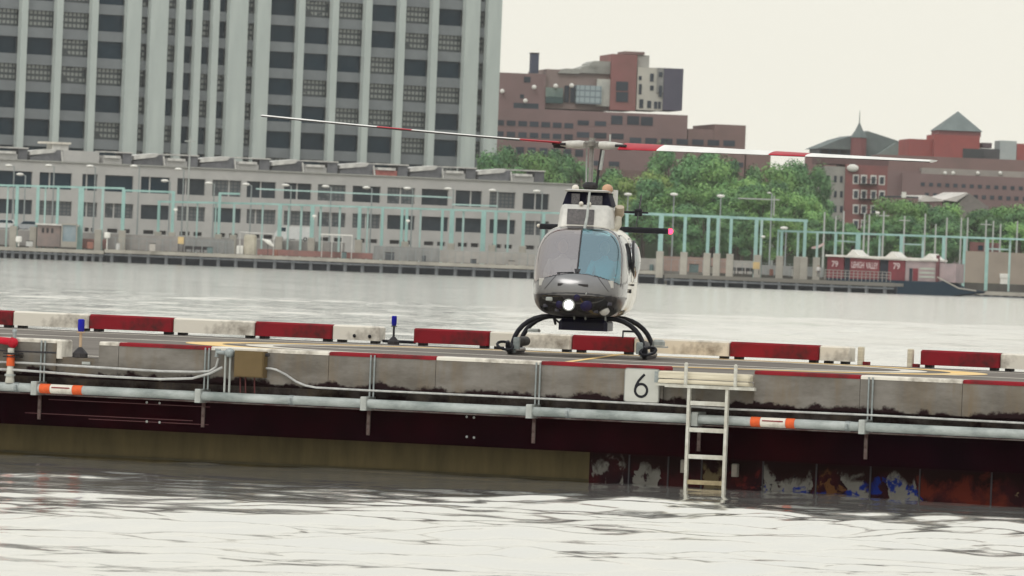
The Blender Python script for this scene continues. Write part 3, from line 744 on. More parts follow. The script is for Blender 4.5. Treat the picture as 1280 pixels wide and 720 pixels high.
def heli_paint():
    m, nt, out = new_mat('silver_grey_helicopter_paint'); L = nt.links.new
    p = nd(nt, 'ShaderNodeBsdfPrincipled', Roughness=.22, Metallic=.6); L(p.outputs[0], out.inputs[0]); p.inputs['Coat Weight'].default_value = .5
    tc = nd(nt, 'ShaderNodeTexCoord'); n = nd(nt, 'ShaderNodeTexNoise', Scale=3, Detail=4); L(tc.outputs['Object'], n.inputs['Vector'])
    r = nd(nt, 'ShaderNodeValToRGB'); r.color_ramp.elements[0].color = (.15, .15, .155, 1); r.color_ramp.elements[1].color = (.24, .235, .235, 1); L(n.outputs['Fac'], r.inputs[0])
    # cream tail and rear sides, silver grey nose and roof
    sp = nd(nt, 'ShaderNodeSeparateXYZ'); g = nd(nt, 'ShaderNodeTexCoord'); L(g.outputs['Object'], sp.inputs[0])
    mr = nd(nt, 'ShaderNodeMapRange'); L(sp.outputs['Y'], mr.inputs[0]); mr.inputs['From Min'].default_value = 1.15 - 4.5; mr.inputs['From Max'].default_value = 1.17 - 4.5
    mx = nd(nt, 'ShaderNodeMixRGB'); L(mr.outputs[0], mx.inputs[0]); L(r.outputs[0], mx.inputs[1]); mx.inputs[2].default_value = (.62, .57, .46, 1)
    L(mx.outputs[0], p.inputs['Base Color']); return m
M_HP = heli_paint()
M_SILV = mat('silver_cowling_paint', (.60, .59, .55), (.48, .47, .44), 5, .35, .1)
M_SEAL = mat('dark_window_seal', (.03, .03, .035), (.05, .05, .055), 8, .5)
G_L = glass('grey_reflection_windscreen', (.66, .60, .60), .25, .05, (.97, .90, .89)); G_R = glass('teal_reflection_windscreen', (.42, .80, .90), .22, .05, (.66, .90, 1.0)); G_S = glass('side_window_glass', (.60, .74, .74), .25); G_C = glass('dark_chin_glass', (.10, .10, .13), .05)  # windscreen tint and gloss carry the greyish and blue reflections as colour
body = obj('fuselage', part_mb('body'), M_HP, heli, HM, True, origin=(0, 4.5, 0))
obj('chin_fairing', part_mb('lower'), mat('charcoal_chin_paint', (.012, .012, .018), (.07, .065, .065), 5, .28, .3, spec=.4), heli, HM, True)
obj('window_seal', part_mb('seal', ('post',)), M_SEAL, body, HM, True)
obj('windscreen', part_mb('ws_l'), G_L, heli, HM, True)
obj('windscreen', part_mb('ws_r'), G_R, heli, HM, True)
for s in (-1, 1):
    mb = part_mb('side')
    keep = [f for f in mb.f if s * sum(mb.v[i].x for i in f) > 0]; used = sorted({i for f in keep for i in f}); mp_ = {a: b for b, a in enumerate(used)}
    m2 = MB(); m2.v = [mb.v[i] for i in used]; m2.f = [tuple(mp_[i] for i in f) for f in keep]
    obj('side_window', m2, G_S, heli, HM, True)
obj('chin_window', part_mb('chin'), G_C, heli, HM, True)
# opening slightly proud door frame seen at the port side: bulged rear door window

for k in range(5):
    pass
obj('centre_post', MB().tube([(0, ysurf(0, z) - .012, z) for z in [1.27 + .04 * i for i in range(17)]], .014, 6), M_SEAL, heli, HM, True)
# cabin inside
M_INT = mat('dark_cabin_trim', (.05, .05, .055), (.03, .03, .035), 6, .8)
M_SEATB = mat('blue_grey_seat_fabric', (.12, .13, .16), (.09, .10, .13), 12, .9)
obj('cabin_floor', MB().box(-.56, .56, .35, 3.3, .74, .77), M_INT, heli, HM)
obj('cabin_bulkhead', MB().box(-.5, .5, 3.3, 3.34, .78, 1.85), M_INT, heli, HM)
obj('instrument_panel', MB().bbox(-.30, .10, .50, .62, .78, 1.22, .03).bbox(-.36, .16, .44, .66, 1.221, 1.27, .02), M_INT, heli, HM)
for x in (-.32, .32):
    s = obj('seat', MB().bbox(x - .23, x + .23, 1.25, 1.72, .775, .98, .04), M_SEATB, heli, HM)
    obj('backrest', MB().bbox(x - .23, x + .23, 1.73, 1.85, .9, 1.56, .05), M_SEATB, s, HM)
s = obj('seat', MB().bbox(-.54, .54, 2.6, 3.0, .775, 1.02, .05), M_SEATB, heli, HM); obj('backrest', MB().bbox(-.54, .54, 3.02, 3.16, .98, 1.6, .05), M_SEATB, s, HM)
# nose details
def nose(px_, z): return Vector((px_, ysurf(px_, z), z))
for x0, x1, z in ((-.28, -.17, 1.085), (.03, .18, 1.085)):
    mb = MB(); a = nose((x0 + x1) / 2, z); mb.bbox(x0, x1, a.y - .006, a.y + .06, z - .018, z + .02, .005); obj('nose_vent', mb, M_DARK, heli, HM)
zl_ = .785; c = nose(-.10, zl_)
ll = obj('landing_light', MB().tube([(-.10, c.y + .08, zl_), (-.10, c.y - .03, zl_)], [.05, .085], 20), M_BLACK, heli, HM, True)
obj('lamp_lens', MB().tube([(-.10, c.y - .032, zl_), (-.10, c.y - .038, zl_)], .062, 20).ball((-.10, c.y - .034, zl_), .055, 14, 8, (1, .3, 1)), emit('landing_lamp_glow', (1, .94, .95), 9), ll, HM)
for x in (-.52, .50):
    c = nose(x, 1.12); obj('nose_panel', MB().bbox(x - .05, x + .05, c.y - .004, c.y + .04, 1.06, 1.17, .004), M_SILV, heli, HM)
for x, z, r_ in ((-.235, .79, .07), (.16, .79, .10), (.02, .90, .055), (.42, .72, .08)):
    c = nose(x, z)
    q = obj('chin_equipment', MB().tube([(x, c.y + .1, z), (x, c.y - .015, z)], [r_, r_ * .9], 16).ball((x, c.y - .012, z), r_ * .8, 12, 8, (1, .35, 1)), mat('dark_blue_lens_housing', (.012, .012, .06), (.03, .02, .035), 7, .25) if x != .42 else M_SILV, heli, HM, True)
c = nose(-.38, .88); obj('chin_equipment', MB().bbox(-.45, -.35, c.y - .03, c.y + .05, .84, .89, .01), M_GALV_L, heli, HM)
for x in (-.05, .12, .42): 
    obj('belly_fitting', MB().tube([(x, .55, .63), (x + .01, .52, .57)], .014, 6), M_GALV_L, heli, HM)
obj('belly_pod', MB().bbox(-.30, .44, .85, 2.3, .40, .58, .055), mat('navy_black_pod', (.010, .010, .035), (.015, .014, .025), 4, .35), heli, HM)
for a_, b_, r_ in (((-.42, 1.2, .64), (-.36, 1.1, .48), .02), ((-.44, 1.2, .6), (-.3, 1.15, .5), .015), ((.44, 1.2, .64), (.40, 1.1, .5), .025)): obj('pod_strut', MB().tube([a_, b_], r_, 6), M_DARK, heli, HM)
mb = MB(); mb.ball((.70, 2.15, 1.47), 1, 18, 12, (.13, .40, .30)); obj('bubble_window', mb, glass('bubble_glass', (.45, .6, .62), .3), heli, HM, True)
obj('bubble_frame', MB().tube([(.745 - .03 * abs(math.sin(t)), 2.15 + .40 * math.cos(t), 1.47 + .31 * math.sin(t)) for t in [2 * math.pi * i / 28 for i in range(29)]], .022, 6, False), M_SEAL, heli, HM, True)
obj('door_handle', MB().bbox(.735, .765, 1.72, 1.84, 1.10, 1.13, .008), M_DARK, heli, HM)
obj('static_port', MB().tube([(.70, 1.5, 1.02), (.745, 1.5, 1.02)], .03, 10), M_DARK, heli, HM)
obj('lamp_ring', MB().tube([(-.10 + .082 * math.cos(t), nose(-.10, .785).y - .03, .785 + .082 * math.sin(t)) for t in [2 * math.pi * i / 20 for i in range(21)]], .012, 6, False), M_GALV_L, ll, HM, True)
for x in (-.30, .30): obj('nose_seam', MB().tube([nose(x * (1 + .12 * i), 1.235 - .045 * i) + Vector((0, -.004, 0)) for i in range(6)], .0045, 5), M_SEAL, heli, HM)
obj('pitot_tube', MB().tube([nose(.16, .97), nose(.16, .97) + Vector((0, -.12, -.01))], .01, 6), M_GALV_L, heli, HM)
for x, z in ((-.46, .76), (.30, .70), (.50, .82), (-.28, .70)):
    c = nose(x, z); obj('chin_bracket', MB().bbox(x - .035, x + .035, c.y - .03, c.y + .04, z - .02, z + .025, .006), mat('dull_bracket_metal', (.14, .13, .14), (.05, .05, .07), 12, .4, .3), heli, HM)
obj('wiper', MB().tube([nose(-.30, 1.26) + Vector((0, -.012, 0)), nose(-.05, 1.275) + Vector((0, -.014, 0))], .008, 6), M_BLACK, heli, HM)
# wire cutter on the roof, doghouse, intake
yb = 1.05
obj('wire_cutter', MB().tube([(.02, 1.0, 1.88), (.05, 1.15, 2.12), (.065, 1.3, 2.50)], [.026, .022, .018], 8), M_GALV_L, heli, HM, True)
obj('cutter_foot', MB().bbox(-.12, .16, .92, 1.1, 1.86, 1.92, .01), M_SILV, heli, HM)
cw = MB()
def slab(mb, secs, z_r=.07):
    """rounded-corner box loft; secs = (z, x half, y0, y1)"""
    rings = []
    for z, hx, y0, y1 in secs:
        r_ = z_r; pts = []
        for cx_, cy_, a0 in ((hx - r_, y0 + r_, -90), (hx - r_, y1 - r_, 0), (-hx + r_, y1 - r_, 90), (-hx + r_, y0 + r_, 180)):
            for i in range(5):
                t = R(a0 + 22.5 * i); pts.append((cx_ + r_ * math.cos(t), cy_ + r_ * math.sin(t), z))
        rings.append(pts)
    n = len(rings[0]); vs = [p for r_ in rings for p in r_]; fs = [tuple(range(n - 1, -1, -1)), tuple((len(rings) - 1) * n + i for i in range(n))]
    for k in range(len(rings) - 1):
        for i in range(n):
            j = (i + 1) % n; fs.append((k * n + i, k * n + j, (k + 1) * n + j, (k + 1) * n + i))
    return mb.add(vs, fs)
cowl = obj('engine_cowling', slab(MB(), [(1.90, .41, 1.32, 3.5), (2.0, .405, 1.36, 3.5), (2.22, .385, 1.46, 3.45), (2.28, .365, 1.50, 3.40), (2.305, .33, 1.54, 3.35)]), M_SILV, heli, HM, True)
obj('cowling_grille', MB().add([(-.27, 1.352, 2.0), (.14, 1.352, 2.0), (.14, 1.44, 2.235), (-.27, 1.44, 2.235)], [(0, 1, 2, 3)]).add([(-.27, 1.40, 2.0), (.14, 1.40, 2.0), (.14, 1.49, 2.235), (-.27, 1.49, 2.235)], [(0, 3, 2, 1)]).add([(-.27, 1.352, 2.0), (.14, 1.352, 2.0), (.14, 1.40, 2.0), (-.27, 1.40, 2.0)], [(0, 1, 2, 3)]), mat('grey_grille', (.10, .095, .10), (.16, .15, .15), 20, .6), cowl, HM)
intake = obj('intake_fairing', slab(MB(), [(2.30, .375, 1.75, 3.0), (2.47, .325, 1.80, 2.9), (2.50, .31, 1.82, 2.9)], .05), mat('navy_black_fairing', (.008, .008, .022)), heli, HM, True)
obj('intake_mesh', MB().box(-.235, -.11, 1.70, 1.745, 2.31, 2.47).box(.0, .235, 1.70, 1.745, 2.31, 2.45), mat('grey_intake_mesh', (.16, .15, .15), (.06, .06, .065), 60, .6), intake, HM)
obj('intake_roof', slab(MB(), [(2.502, .34, 1.70, 3.0), (2.525, .345, 1.68, 3.0), (2.54, .29, 1.74, 2.95)], .05), M_SILV, heli, HM, True)
TAN = mat('orange_beacon_dome', (.62, .38, .24), (.5, .30, .2), 9, .35)
for x, y, r_, m in ((-.20, 2.0, .055, M_WHITE), (.29, 2.0, .085, TAN)):
    obj('beacon', MB().tube([(x, y, 2.535), (x, y, 2.56)], r_ * .95, 14).ball((x, y, 2.56), r_, 14, 8, (1, 1, .9)), m, heli, HM, True)
for x in (-.07, .05): obj('roof_marker', MB().ball((x, 1.5, 2.32), .034, 10, 6), M_WHITE, heli, HM, True)
obj('exhaust_stack', MB().tube([(.40, 2.6, 2.12), (.455, 2.5, 2.2), (.46, 2.45, 2.30)], [.07, .075, .07], 14), mat('heat_tan_metal', (.62, .54, .42), (.45, .36, .27), 6, .5, .2), heli, HM, True)
obj('exhaust_stack', MB().tube([(.38, 2.3, 1.95), (.44, 2.35, 2.03), (.45, 2.4, 2.14)], [.07, .07, .05], 14), mat('heat_cream_metal', (.68, .64, .54), (.5, .46, .38), 6, .5, .1), heli, HM, True)
# mast, links, hub
HX, HY, HZ = 0, 2.4, 3.23
mast = obj('rotor_mast', MB().tube([(HX, HY, 2.4), (HX, HY, 3.2)], .036, 14), mat('grey_mast_metal', (.32, .31, .29), (.22, .21, .2), 6, .4, .4), heli, HM, True)
obj('swashplate', MB().tube([(HX, HY, 2.53), (HX, HY, 2.58), (HX, HY, 2.62), (HX, HY, 2.66)], [.07, .12, .12, .07], 16), M_DARK, heli, HM, True)
for (x0, y0), (x1, y1) in (((.10, -.12), (.16, -.18)), ((-.07, .12), (-.09, .18))):
    obj('pitch_link', MB().tube([(HX + x0, HY + y0, 2.6), (HX + x1, HY + y1, 3.17)], .020 if x0 > 0 else .014, 8), M_GALV_L if x0 < 0 else M_DARK, mast, HM, True)
obj('pitch_link', MB().tube([(HX + .155, HY - .16, 2.85), (HX + .19, HY - .18, 3.15)], .026, 8), M_GALV_L, mast, HM, True)
obj('rotor_hub', MB().bbox(-.13, .13, HY - .10, HY + .10, 3.18, 3.29, .03).tube([(0, HY, 3.29), (0, HY, 3.34)], .05, 12).bbox(-.05, .06, HY - .14, HY + .14, 3.21, 3.30, .02), mat('weathered_hub_metal', (.30, .29, .26), (.14, .13, .12), 9, .5, .3), mast, HM)
AZ = R(25 - 4.3)
obj('balance_weight', MB().tube([(.28, HY - .1, 3.27), (.28, HY - .1, 3.40)], .016, 8), M_GALV_L, mast, HM)
BLK = mat('black_blade_underside', (.03, .03, .032), (.05, .05, .05), 3, .5)
BLW = mat('white_blade_paint', (.80, .79, .76), (.68, .67, .64), 3, .35); BLR = mat('red_blade_paint', (.42, .02, .035), (.33, .015, .03), 4, .4)
def blade(sign, tipz, pitch_root, pitch_tip, first):
    d = Vector((math.cos(AZ), -math.sin(AZ), 0)) * sign; e = Vector((d.y, -d.x, 0))   # e: chordwise
    if e.y > 0: e = -e                                                                  # leading side towards the viewer
    RT = 5.62
    def sec(r_):
        t = (r_ - .5) / (RT - .5); pz = HZ + (tipz - HZ) * (r_ / RT) ** 1.25
        pit = pitch_root + (pitch_tip - pitch_root) * t
        ch = .33; th = .036
        pts = []
        N = 10
        for i in range(2 * N):
            a = math.pi * i / N
            u = .5 * math.cos(a) ; th_ = th * (.5 - .5 * u * 0) * math.sin(a) * (1 + .7 * u)
            # u=+.5 is the leading edge (e side)
            du = u * ch; 
            pts.append(Vector((HX, HY, pz)) + d * r_ + e * (du * math.cos(pit) ) + Vector((0, 0, 1)) * (du * math.sin(pit)) + Vector((0, 0, 1)) * th_)
        return pts
    segs = [(.5, 1.15, BLR, 'blade_root_band'), (1.15, 3.0, BLW, None), (3.0, 3.6, BLR, 'blade_stripe'), (3.6, RT, BLW, 'blade_end')]
    main_ = None
    def under(o_):
        o_.data.materials.append(BLK)
        for i_, p_ in enumerate(o_.data.polygons):
            if i_ >= 2 and (i_ - 2) % 20 >= 10: p_.material_index = 1
    def loft(r0, r1):
        k = max(2, int((r1 - r0) / .25)); mb = MB(); rs = [r0 + (r1 - r0) * i / k for i in range(k + 1)]
        vs = [p for r_ in rs for p in sec(r_)]; n = 20; fs = [tuple(range(n - 1, -1, -1)), tuple(k * n + i for i in range(n))]
        for q in range(k):
            for i in range(n):
                j = (i + 1) % n; fs.append((q * n + i, q * n + j, (q + 1) * n + j, (q + 1) * n + i))
        return mb.add(vs, fs)
    main_ = obj('rotor_blade', loft(1.15, 3.0), BLW, heli, HM, True); under(main_)
    for a, b, m, nme in segs:
        if nme:
            o_ = obj(nme, loft(a, b), m, main_, HM, True)
            if nme != 'blade_root_band': under(o_)
    g = MB(); o = Vector((HX, HY, HZ))
    g.tube([o + d * .10, o + d * .22, o + d * .38, o + d * .52], [.055, .065, .055, .035], 12)
    obj('blade_grip', g, mat('pale_grip_metal', (.62, .61, .56), (.45, .43, .4), 7, .45, .1), main_, HM, True)
    g = MB(); g.tube([o + d * .42 + e * .05, o + d * .62 + e * .11], .022, 8); g.tube([o + d * .45 - e * .02 + Vector((0, 0, -.04)), o + d * .64 + Vector((0, 0, -.035))], .03, 8); obj('drag_brace', g, M_DARK, main_, HM, True)
blade(1, 3.15, R(-19), R(-4), True)
blade(-1, 3.52, R(3.0), R(.5), False)
# tail
obj('horizontal_stabiliser', MB().bbox(-1.02, 1.02, 6.1, 6.5, 1.93, 2.02, .02), M_BLACK, heli, HM)
obj('port_light', MB().ball((1.045, 6.25, 1.975), .045, 10, 7), emit('red_position_lamp', (1, .04, .10), 5), heli, HM)
obj('starboard_light', MB().ball((-1.045, 6.25, 1.985), .03, 10, 7), M_WHITE, heli, HM)
obj('tail_fin', MB().prism([(-.02, 1.5), (.02, 1.5), (.02, 2.62), (-.02, 2.62)], 8.5, 9.1), M_HP if False else M_SILV, heli, HM)
tr = obj('tail_rotor_shaft', MB().tube([(.05, 8.5, 2.27), (.40, 8.5, 2.27)], .022, 8), M_DARK, heli, HM, True)
obj('tail_rotor_hub', MB().bbox(.34, .46, 8.44, 8.56, 2.21, 2.33, .02).bbox(.25, .56, 8.47, 8.53, 2.255, 2.285, .01), M_BLACK, tr, HM)
for s in (-1, 1):
    obj('tail_rotor_blade', MB().add([(.392, 8.43, 2.27), (.392, 8.57, 2.27), (.408, 8.57, 2.27), (.408, 8.43, 2.27), (.395, 8.44 + s * .62, 2.27 + s * .30), (.395, 8.56 + s * .62, 2.27 + s * .22), (.405, 8.56 + s * .62, 2.27 + s * .22), (.405, 8.44 + s * .62, 2.27 + s * .30)],
        [(0, 1, 2, 3), (4, 5, 6, 7), (0, 1, 5, 4), (1, 2, 6, 5), (2, 3, 7, 6), (3, 0, 4, 7)]), M_DARK, tr, HM)
# landing gear
def arch(y, hw, top, drop=.0):
    pts = []
    for i in range(9):
        t = i / 8
        x = .42 + (hw - .42) * math.sin(t * math.pi / 2) ** .85 if i else .40
        z = top - (top - .09) * (1 - math.cos(t * math.pi / 2)) ** .95
        pts.append((x, y, z))
    return [(-a, b, c) for a, b, c in reversed(pts)] + [(0, y, top + .01)] + pts
M_TUBE = mat('black_skid_tube', (.014, .014, .022), (.03, .03, .035), 8, .3)
for y, hw in ((1.05, 1.0), (2.95, 1.02)):
    obj('cross_tube', MB().tube(arch(y, hw, .60), .038, 10), M_TUBE, heli, HM, True)
for s in (-1, 1):
    pts = [(s * 1.04, .62, .20), (s * 1.03, .66, .12), (s * 1.02, .76, .065), (s * 1.02, .92, .052), (s * 1.02, 2.0, .05), (s * 1.02, 3.55, .05)]
    sk = obj('landing_skid', MB().tube(pts, [.03, .045, .05, .05, .05, .045], 12), M_TUBE, heli, HM, True)
    obj('skid_shoe', MB().box(s * 1.02 - .035, s * 1.02 + .035, .9, 3.4, 0.0, .02), M_DARK, sk, HM)
    obj('tow_ring', MB().tube([(s * 1.08 + .12 * math.cos(a), .68 + .1 * math.sin(a), .13 + .055 * math.sin(a) + s * .02 * math.cos(a)) for a in [2 * math.pi * i / 14 for i in range(15)]], .022, 8, False), M_BLACK, sk, HM, True)
    obj('packed_float', MB().tube([(s * .95, 1.2, .16), (s * .94, 1.3, .19), (s * .92, 2.7, .19), (s * .92, 2.8, .17)], [.04, .075, .075, .04], 12), mat('grey_float_cover', (.17, .165, .16), (.09, .085, .085), 9, .8), sk, HM, True)
    obj('skid_clamp', MB().bbox(s * 1.0 - .06, s * 1.0 + .06, .98, 1.12, .03, .15, .015).bbox(s * .93 - .05, s * .93 + .05, .95, 1.05, .08, .26, .015), M_GALV, sk, HM)
    if s > 0:
        obj('boarding_step_plate', MB().box(1.05, 1.30, 1.7, 2.2, .18, .20).bbox(1.08, 1.26, 1.75, 2.05, .21, .30, .03), M_GALV_L, sk, HM)
        obj('step_bracket', MB().bbox(.66, .86, 1.0, 1.08, .40, .43, .01).box(.66, .68, 1.0, 1.08, .31, .40), M_BLACK, sk, HM)
    else:
        obj('step_plate', MB().bbox(-.84, -.66, 1.9, 2.2, .34, .39, .02), M_GALV_L, sk, HM)

# ------------------------------------------------------------------ people
def skin_mesh(name, joints, edges, subd=2):
    """joints: [(pos, radius)]; one continuous skinned surface"""
    me = bpy.data.meshes.new(name); me.from_pydata([Vector(p) for p, r_ in joints], edges, [])
    o = bpy.data.objects.new(name + '_tmp', me); C.objects.link(o)
    o.modifiers.new('s', 'SKIN'); sv = me.skin_vertices[0].data if me.skin_vertices else None
    if sv is None:
        bpy.context.view_layer.objects.active = o; sv = me.skin_vertices[0].data
    for v, (p, r_) in zip(sv, joints):
        v.radius = (r_, r_) if not isinstance(r_, tuple) else r_
    sv[0].use_root = True
    ss = o.modifiers.new('u', 'SUBSURF'); ss.levels = subd; ss.render_levels = subd
    dg = bpy.context.evaluated_depsgraph_get(); m2 = bpy.data.meshes.new_from_object(o.evaluated_get(dg))
    bpy.data.objects.remove(o); bpy.data.meshes.remove(me); m2.name = name; return m2
def mb_from_mesh(me):
    mb = MB(); mb.v = [v.co.copy() for v in me.vertices]; mb.f = [tuple(p.vertices) for p in me.polygons]; return mb
M_SKIN = mat('skin', (.42, .25, .17), (.36, .2, .14), 8, .6)
def clothes_mat(name, shirt, trousers, zsplit):
    m, nt, out = new_mat(name); L = nt.links.new
    p = nd(nt, 'ShaderNodeBsdfPrincipled', Roughness=.85); L(p.outputs[0], out.inputs[0])
    tc = nd(nt, 'ShaderNodeTexCoord'); sp = nd(nt, 'ShaderNodeSeparateXYZ'); L(tc.outputs['Object'], sp.inputs[0])
    a = nd(nt, 'ShaderNodeMath', operation='GREATER_THAN'); a.inputs[1].default_value = zsplit; L(sp.outputs['Z'], a.inputs[0])
    mx = nd(nt, 'ShaderNodeMixRGB'); L(a.outputs[0], mx.inputs[0]); mx.inputs[1].default_value = rgba(trousers); mx.inputs[2].default_value = rgba(shirt); L(mx.outputs[0], p.inputs['Base Color'])
    return m
def body(M, pose, cl, lab, cat_group, headset=False, hair=(.03, .02, .015)):
    root = empty('person', M); tag(root, lab, 'person')
    if pose == 'seated':
        J = [((0, 0, .08), .14), ((0, .02, .25), .125), ((0, .03, .42), .14), ((0, .02, .56), .06), ((0, 0, .62), .055),
             ((-.18, .02, .49), .07), ((-.25, -.10, .28), .045), ((-.16, -.36, .26), .035), ((.18, .02, .49), .07), ((.25, -.10, .28), .045), ((.16, -.36, .26), .035),
             ((-.11, -.05, .08), .09), ((-.14, -.42, .10), .065), ((-.14, -.50, -.20), .045), ((-.14, -.60, -.22), .035), ((.11, -.05, .08), .09), ((.14, -.42, .10), .065), ((.14, -.50, -.20), .045), ((.14, -.60, -.22), .035)]
        E = [(0, 1), (1, 2), (2, 3), (3, 4), (2, 5), (5, 6), (6, 7), (2, 8), (8, 9), (9, 10), (0, 11), (11, 12), (12, 13), (13, 14), (0, 15), (15, 16), (16, 17), (17, 18)]
        hz = .74
    else:
        J = [((0, 0, .92), .13), ((0, 0, 1.12), .12), ((0, 0, 1.34), .15), ((0, 0, 1.47), .06), ((0, -.01, 1.53), .055),
             ((-.2, 0, 1.38), .065), ((-.27, .02, 1.12), .042), ((-.28, -.08, .88), .032), ((.2, 0, 1.38), .065), ((.27, .02, 1.12), .042), ((.28, -.08, .88), .032),
             ((-.1, 0, .86), .09), ((-.11, -.02, .48), .06), ((-.12, .02, .08), .045), ((-.12, -.1, .04), .04), ((.1, 0, .86), .09), ((.11, -.02, .48), .06), ((.12, .02, .08), .045), ((.12, -.1, .04), .04)]
        E = [(0, 1), (1, 2), (2, 3), (3, 4), (2, 5), (5, 6), (6, 7), (2, 8), (8, 9), (9, 10), (0, 11), (11, 12), (12, 13), (13, 14), (0, 15), (15, 16), (16, 17), (17, 18)]
        hz = 1.65
    obj('figure', mb_from_mesh(skin_mesh('figure', J, E)), cl, root, M, True, origin=(0, 0, 0))
    h = obj('head', MB().ball((0, -.02, hz), .095, 16, 12, (.82, .98, 1.2)).ball((0, -.115, hz - .01), .018, 8, 6, (.8, 1, 1.3)).ball((-.08, -.01, hz), .02, 6, 5, (.5, 1, 1.4)).ball((.08, -.01, hz), .02, 6, 5, (.5, 1, 1.4)), M_SKIN, root, M, True)
    obj('hair', MB().ball((0, .005, hz + .03), .10, 14, 10, (.85, .98, 1.0)), mat('dark_hair', hair), h, M, True)
    hands = (-.16, .16) if pose == 'seated' else (-.28, .28)
    for x in hands:
        b = Vector((x, -.36, .26)) if pose == 'seated' else Vector((x, -.08, .88))
        d = Vector((0, -1, -.1)) if pose == 'seated' else Vector((0, -.15, -1)); d.normalize()
        mb = MB().tube([b, b + d * .09], [.03, .034], 8)
        for i, l_ in enumerate((.065, .075, .07, .055)):
            o_ = b + d * .085 + Vector((-.026 + .017 * i, 0, 0)); mb.tube([o_, o_ + d * l_ * .6, o_ + d * l_ + Vector((0, .01, -.02))], .008, 6)
        mb.tube([b + d * .03 + Vector((-math.copysign(.03, x), 0, 0)), b + d * .08 + Vector((-math.copysign(.05, x), 0, 0))], .010, 6)
        obj('hand', mb, M_SKIN, root, M, True)
    if headset:
        mb = MB()
        for s in (-1, 1): mb.tube([(s * .075, -.01, hz), (s * .115, -.01, hz)], .038, 12)
        mb.tube([(.1 * math.cos(t), -.01, hz + .02 + .115 * math.sin(t)) for t in [math.pi * i / 10 for i in range(11)]], .012, 6)
        obj('headset', mb, M_DARK, h, M, True)
    return root
body(HM @ Matrix.Translation((-.32, 1.52, .93)), 'seated', clothes_mat('pale_shirt_dark_trousers', (.45, .42, .40), (.04, .04, .06), .18), 'person in a pale shirt seated behind the greyish windscreen pane', '', True)
body(HM @ Matrix.Translation((.32, 1.52, .93)), 'seated', clothes_mat('teal_jacket_dark_trousers', (.04, .36, .40), (.05, .05, .07), .18), 'person in a teal top seated behind the bluish windscreen pane', '', True)

# ------------------------------------------------------------------ far shore
GZ = 2.05
mb = MB(); mb.add([(-3100, 1185, GZ), (3100, 1185, GZ), (3100, 2600, GZ), (-3100, 2600, GZ)], [(0, 1, 2, 3)])
tag(obj('embankment', MB().box(-3100, 3100, 1184.2, 1184.98, -2, GZ - .004), mat('dark_embankment', (.10, .095, .085), (.07, .065, .06), .3, .95, spec=.05)), kind='structure')
tag(obj('shore_ground', mb, mat('dusty_ground', (.13, .12, .10), (.08, .08, .065), .05, .95, spec=.03), origin=(0, 1185, GZ)), kind='structure')

M_FIN = mat('pale_green_concrete', (.52, .575, .545), (.44, .49, .47), .5, .9, stretch=(1, 1, .12), detail=7)
M_SPAN = mat('grey_spandrel', (.215, .235, .245), (.185, .20, .21), .3, .9)
M_LOWC = mat('grey_beige_concrete', (.50, .49, .47), (.42, .415, .40), .25, .9, detail=6)
M_GLS = mat('dark_blue_window_glass', (.006, .020, .034), (.014, .034, .05), .25, .4, spec=.06, rand=.15)
M_GLD = mat('dim_window_glass', (.02, .03, .04), (.04, .05, .06), .5, .4, spec=.1, rand=.2)
def grid_mat(name, cx_, cz_, light, dark, fx=.3, fz=.42, off=.0):
    """panes with pale blinds behind a dark muntin grid"""
    m, nt, out = new_mat(name); L = nt.links.new
    p = nd(nt, 'ShaderNodeBsdfPrincipled', Roughness=.35); L(p.outputs[0], out.inputs[0])
    tc = nd(nt, 'ShaderNodeTexCoord'); sp = nd(nt, 'ShaderNodeSeparateXYZ'); L(tc.outputs['Object'], sp.inputs[0])
    def ma(op, a, b=None):
        n = nd(nt, 'ShaderNodeMath', operation=op)
        for i, v in enumerate((a, b)):
            if v is None: continue
            if isinstance(v, (int, float)): n.inputs[i].default_value = v
            else: L(v, n.inputs[i])
        return n.outputs[0]
    fx_ = ma('FRACT', ma('DIVIDE', ma('ADD', sp.outputs['X'], 100.0), cx_)); fz_ = ma('FRACT', ma('DIVIDE', ma('ADD', sp.outputs['Z'], 100 * cz_), cz_))
    a = ma('MULTIPLY', ma('GREATER_THAN', fx_, fx), ma('GREATER_THAN', fz_, fz))
    n = nd(nt, 'ShaderNodeTexNoise', Scale=.45, Detail=2); L(tc.outputs['Object'], n.inputs['Vector'])
    oi = nd(nt, 'ShaderNodeObjectInfo')
    k = ma('MULTIPLY', a, ma('GREATER_THAN', ma('ADD', n.outputs['Fac'], ma('MULTIPLY', oi.outputs['Random'], .25)), .46))
    mx = nd(nt, 'ShaderNodeMixRGB'); L(k, mx.inputs[0]); mx.inputs[1].default_value = rgba(dark); mx.inputs[2].default_value = rgba(light); L(mx.outputs[0], p.inputs['Base Color']); return m
M_GRID = grid_mat('window_with_pale_blinds', .86, 1.0, (.22, .235, .22), (.03, .04, .045))

# --- tall block
TW = facade(0, 1290, 620, 1352, 100)
tw = empty('tower_block', TW.M @ Matrix.Translation((TW.uz(310, 100)[0], 0, GZ)))
tag(tw, 'tall pale grey block with close vertical fins and rows of dark windows', 'office block')
uL = TW.uz(-300, 100)[0]; uR = TW.uz(620.5, 90)[0]
ztop = TW.uz(310, -160)[1]
FINS = [(-16.5, 8), (28, 8), (72, 8), (116, 8), (165, 18), (196.5, 22), (224.5, 8), (246, 8), (267.3, 8), (295.5, 23), (327, 17), (374.3, 8), (416.5, 8), (458, 8), (500.3, 8), (541.5, 8), (588, 18), (615, 16)]
fins = []
for c, wd_ in FINS:
    a = TW.uz(c - wd_ / 2, 0)[0]; b = TW.uz(c + wd_ / 2, 0)[0]; fins.append((a, b))
    if c > 600: b = uR
    obj('fin', MB().box(a, b, -1.1, .0, GZ, ztop), M_FIN, tw, TW.M)
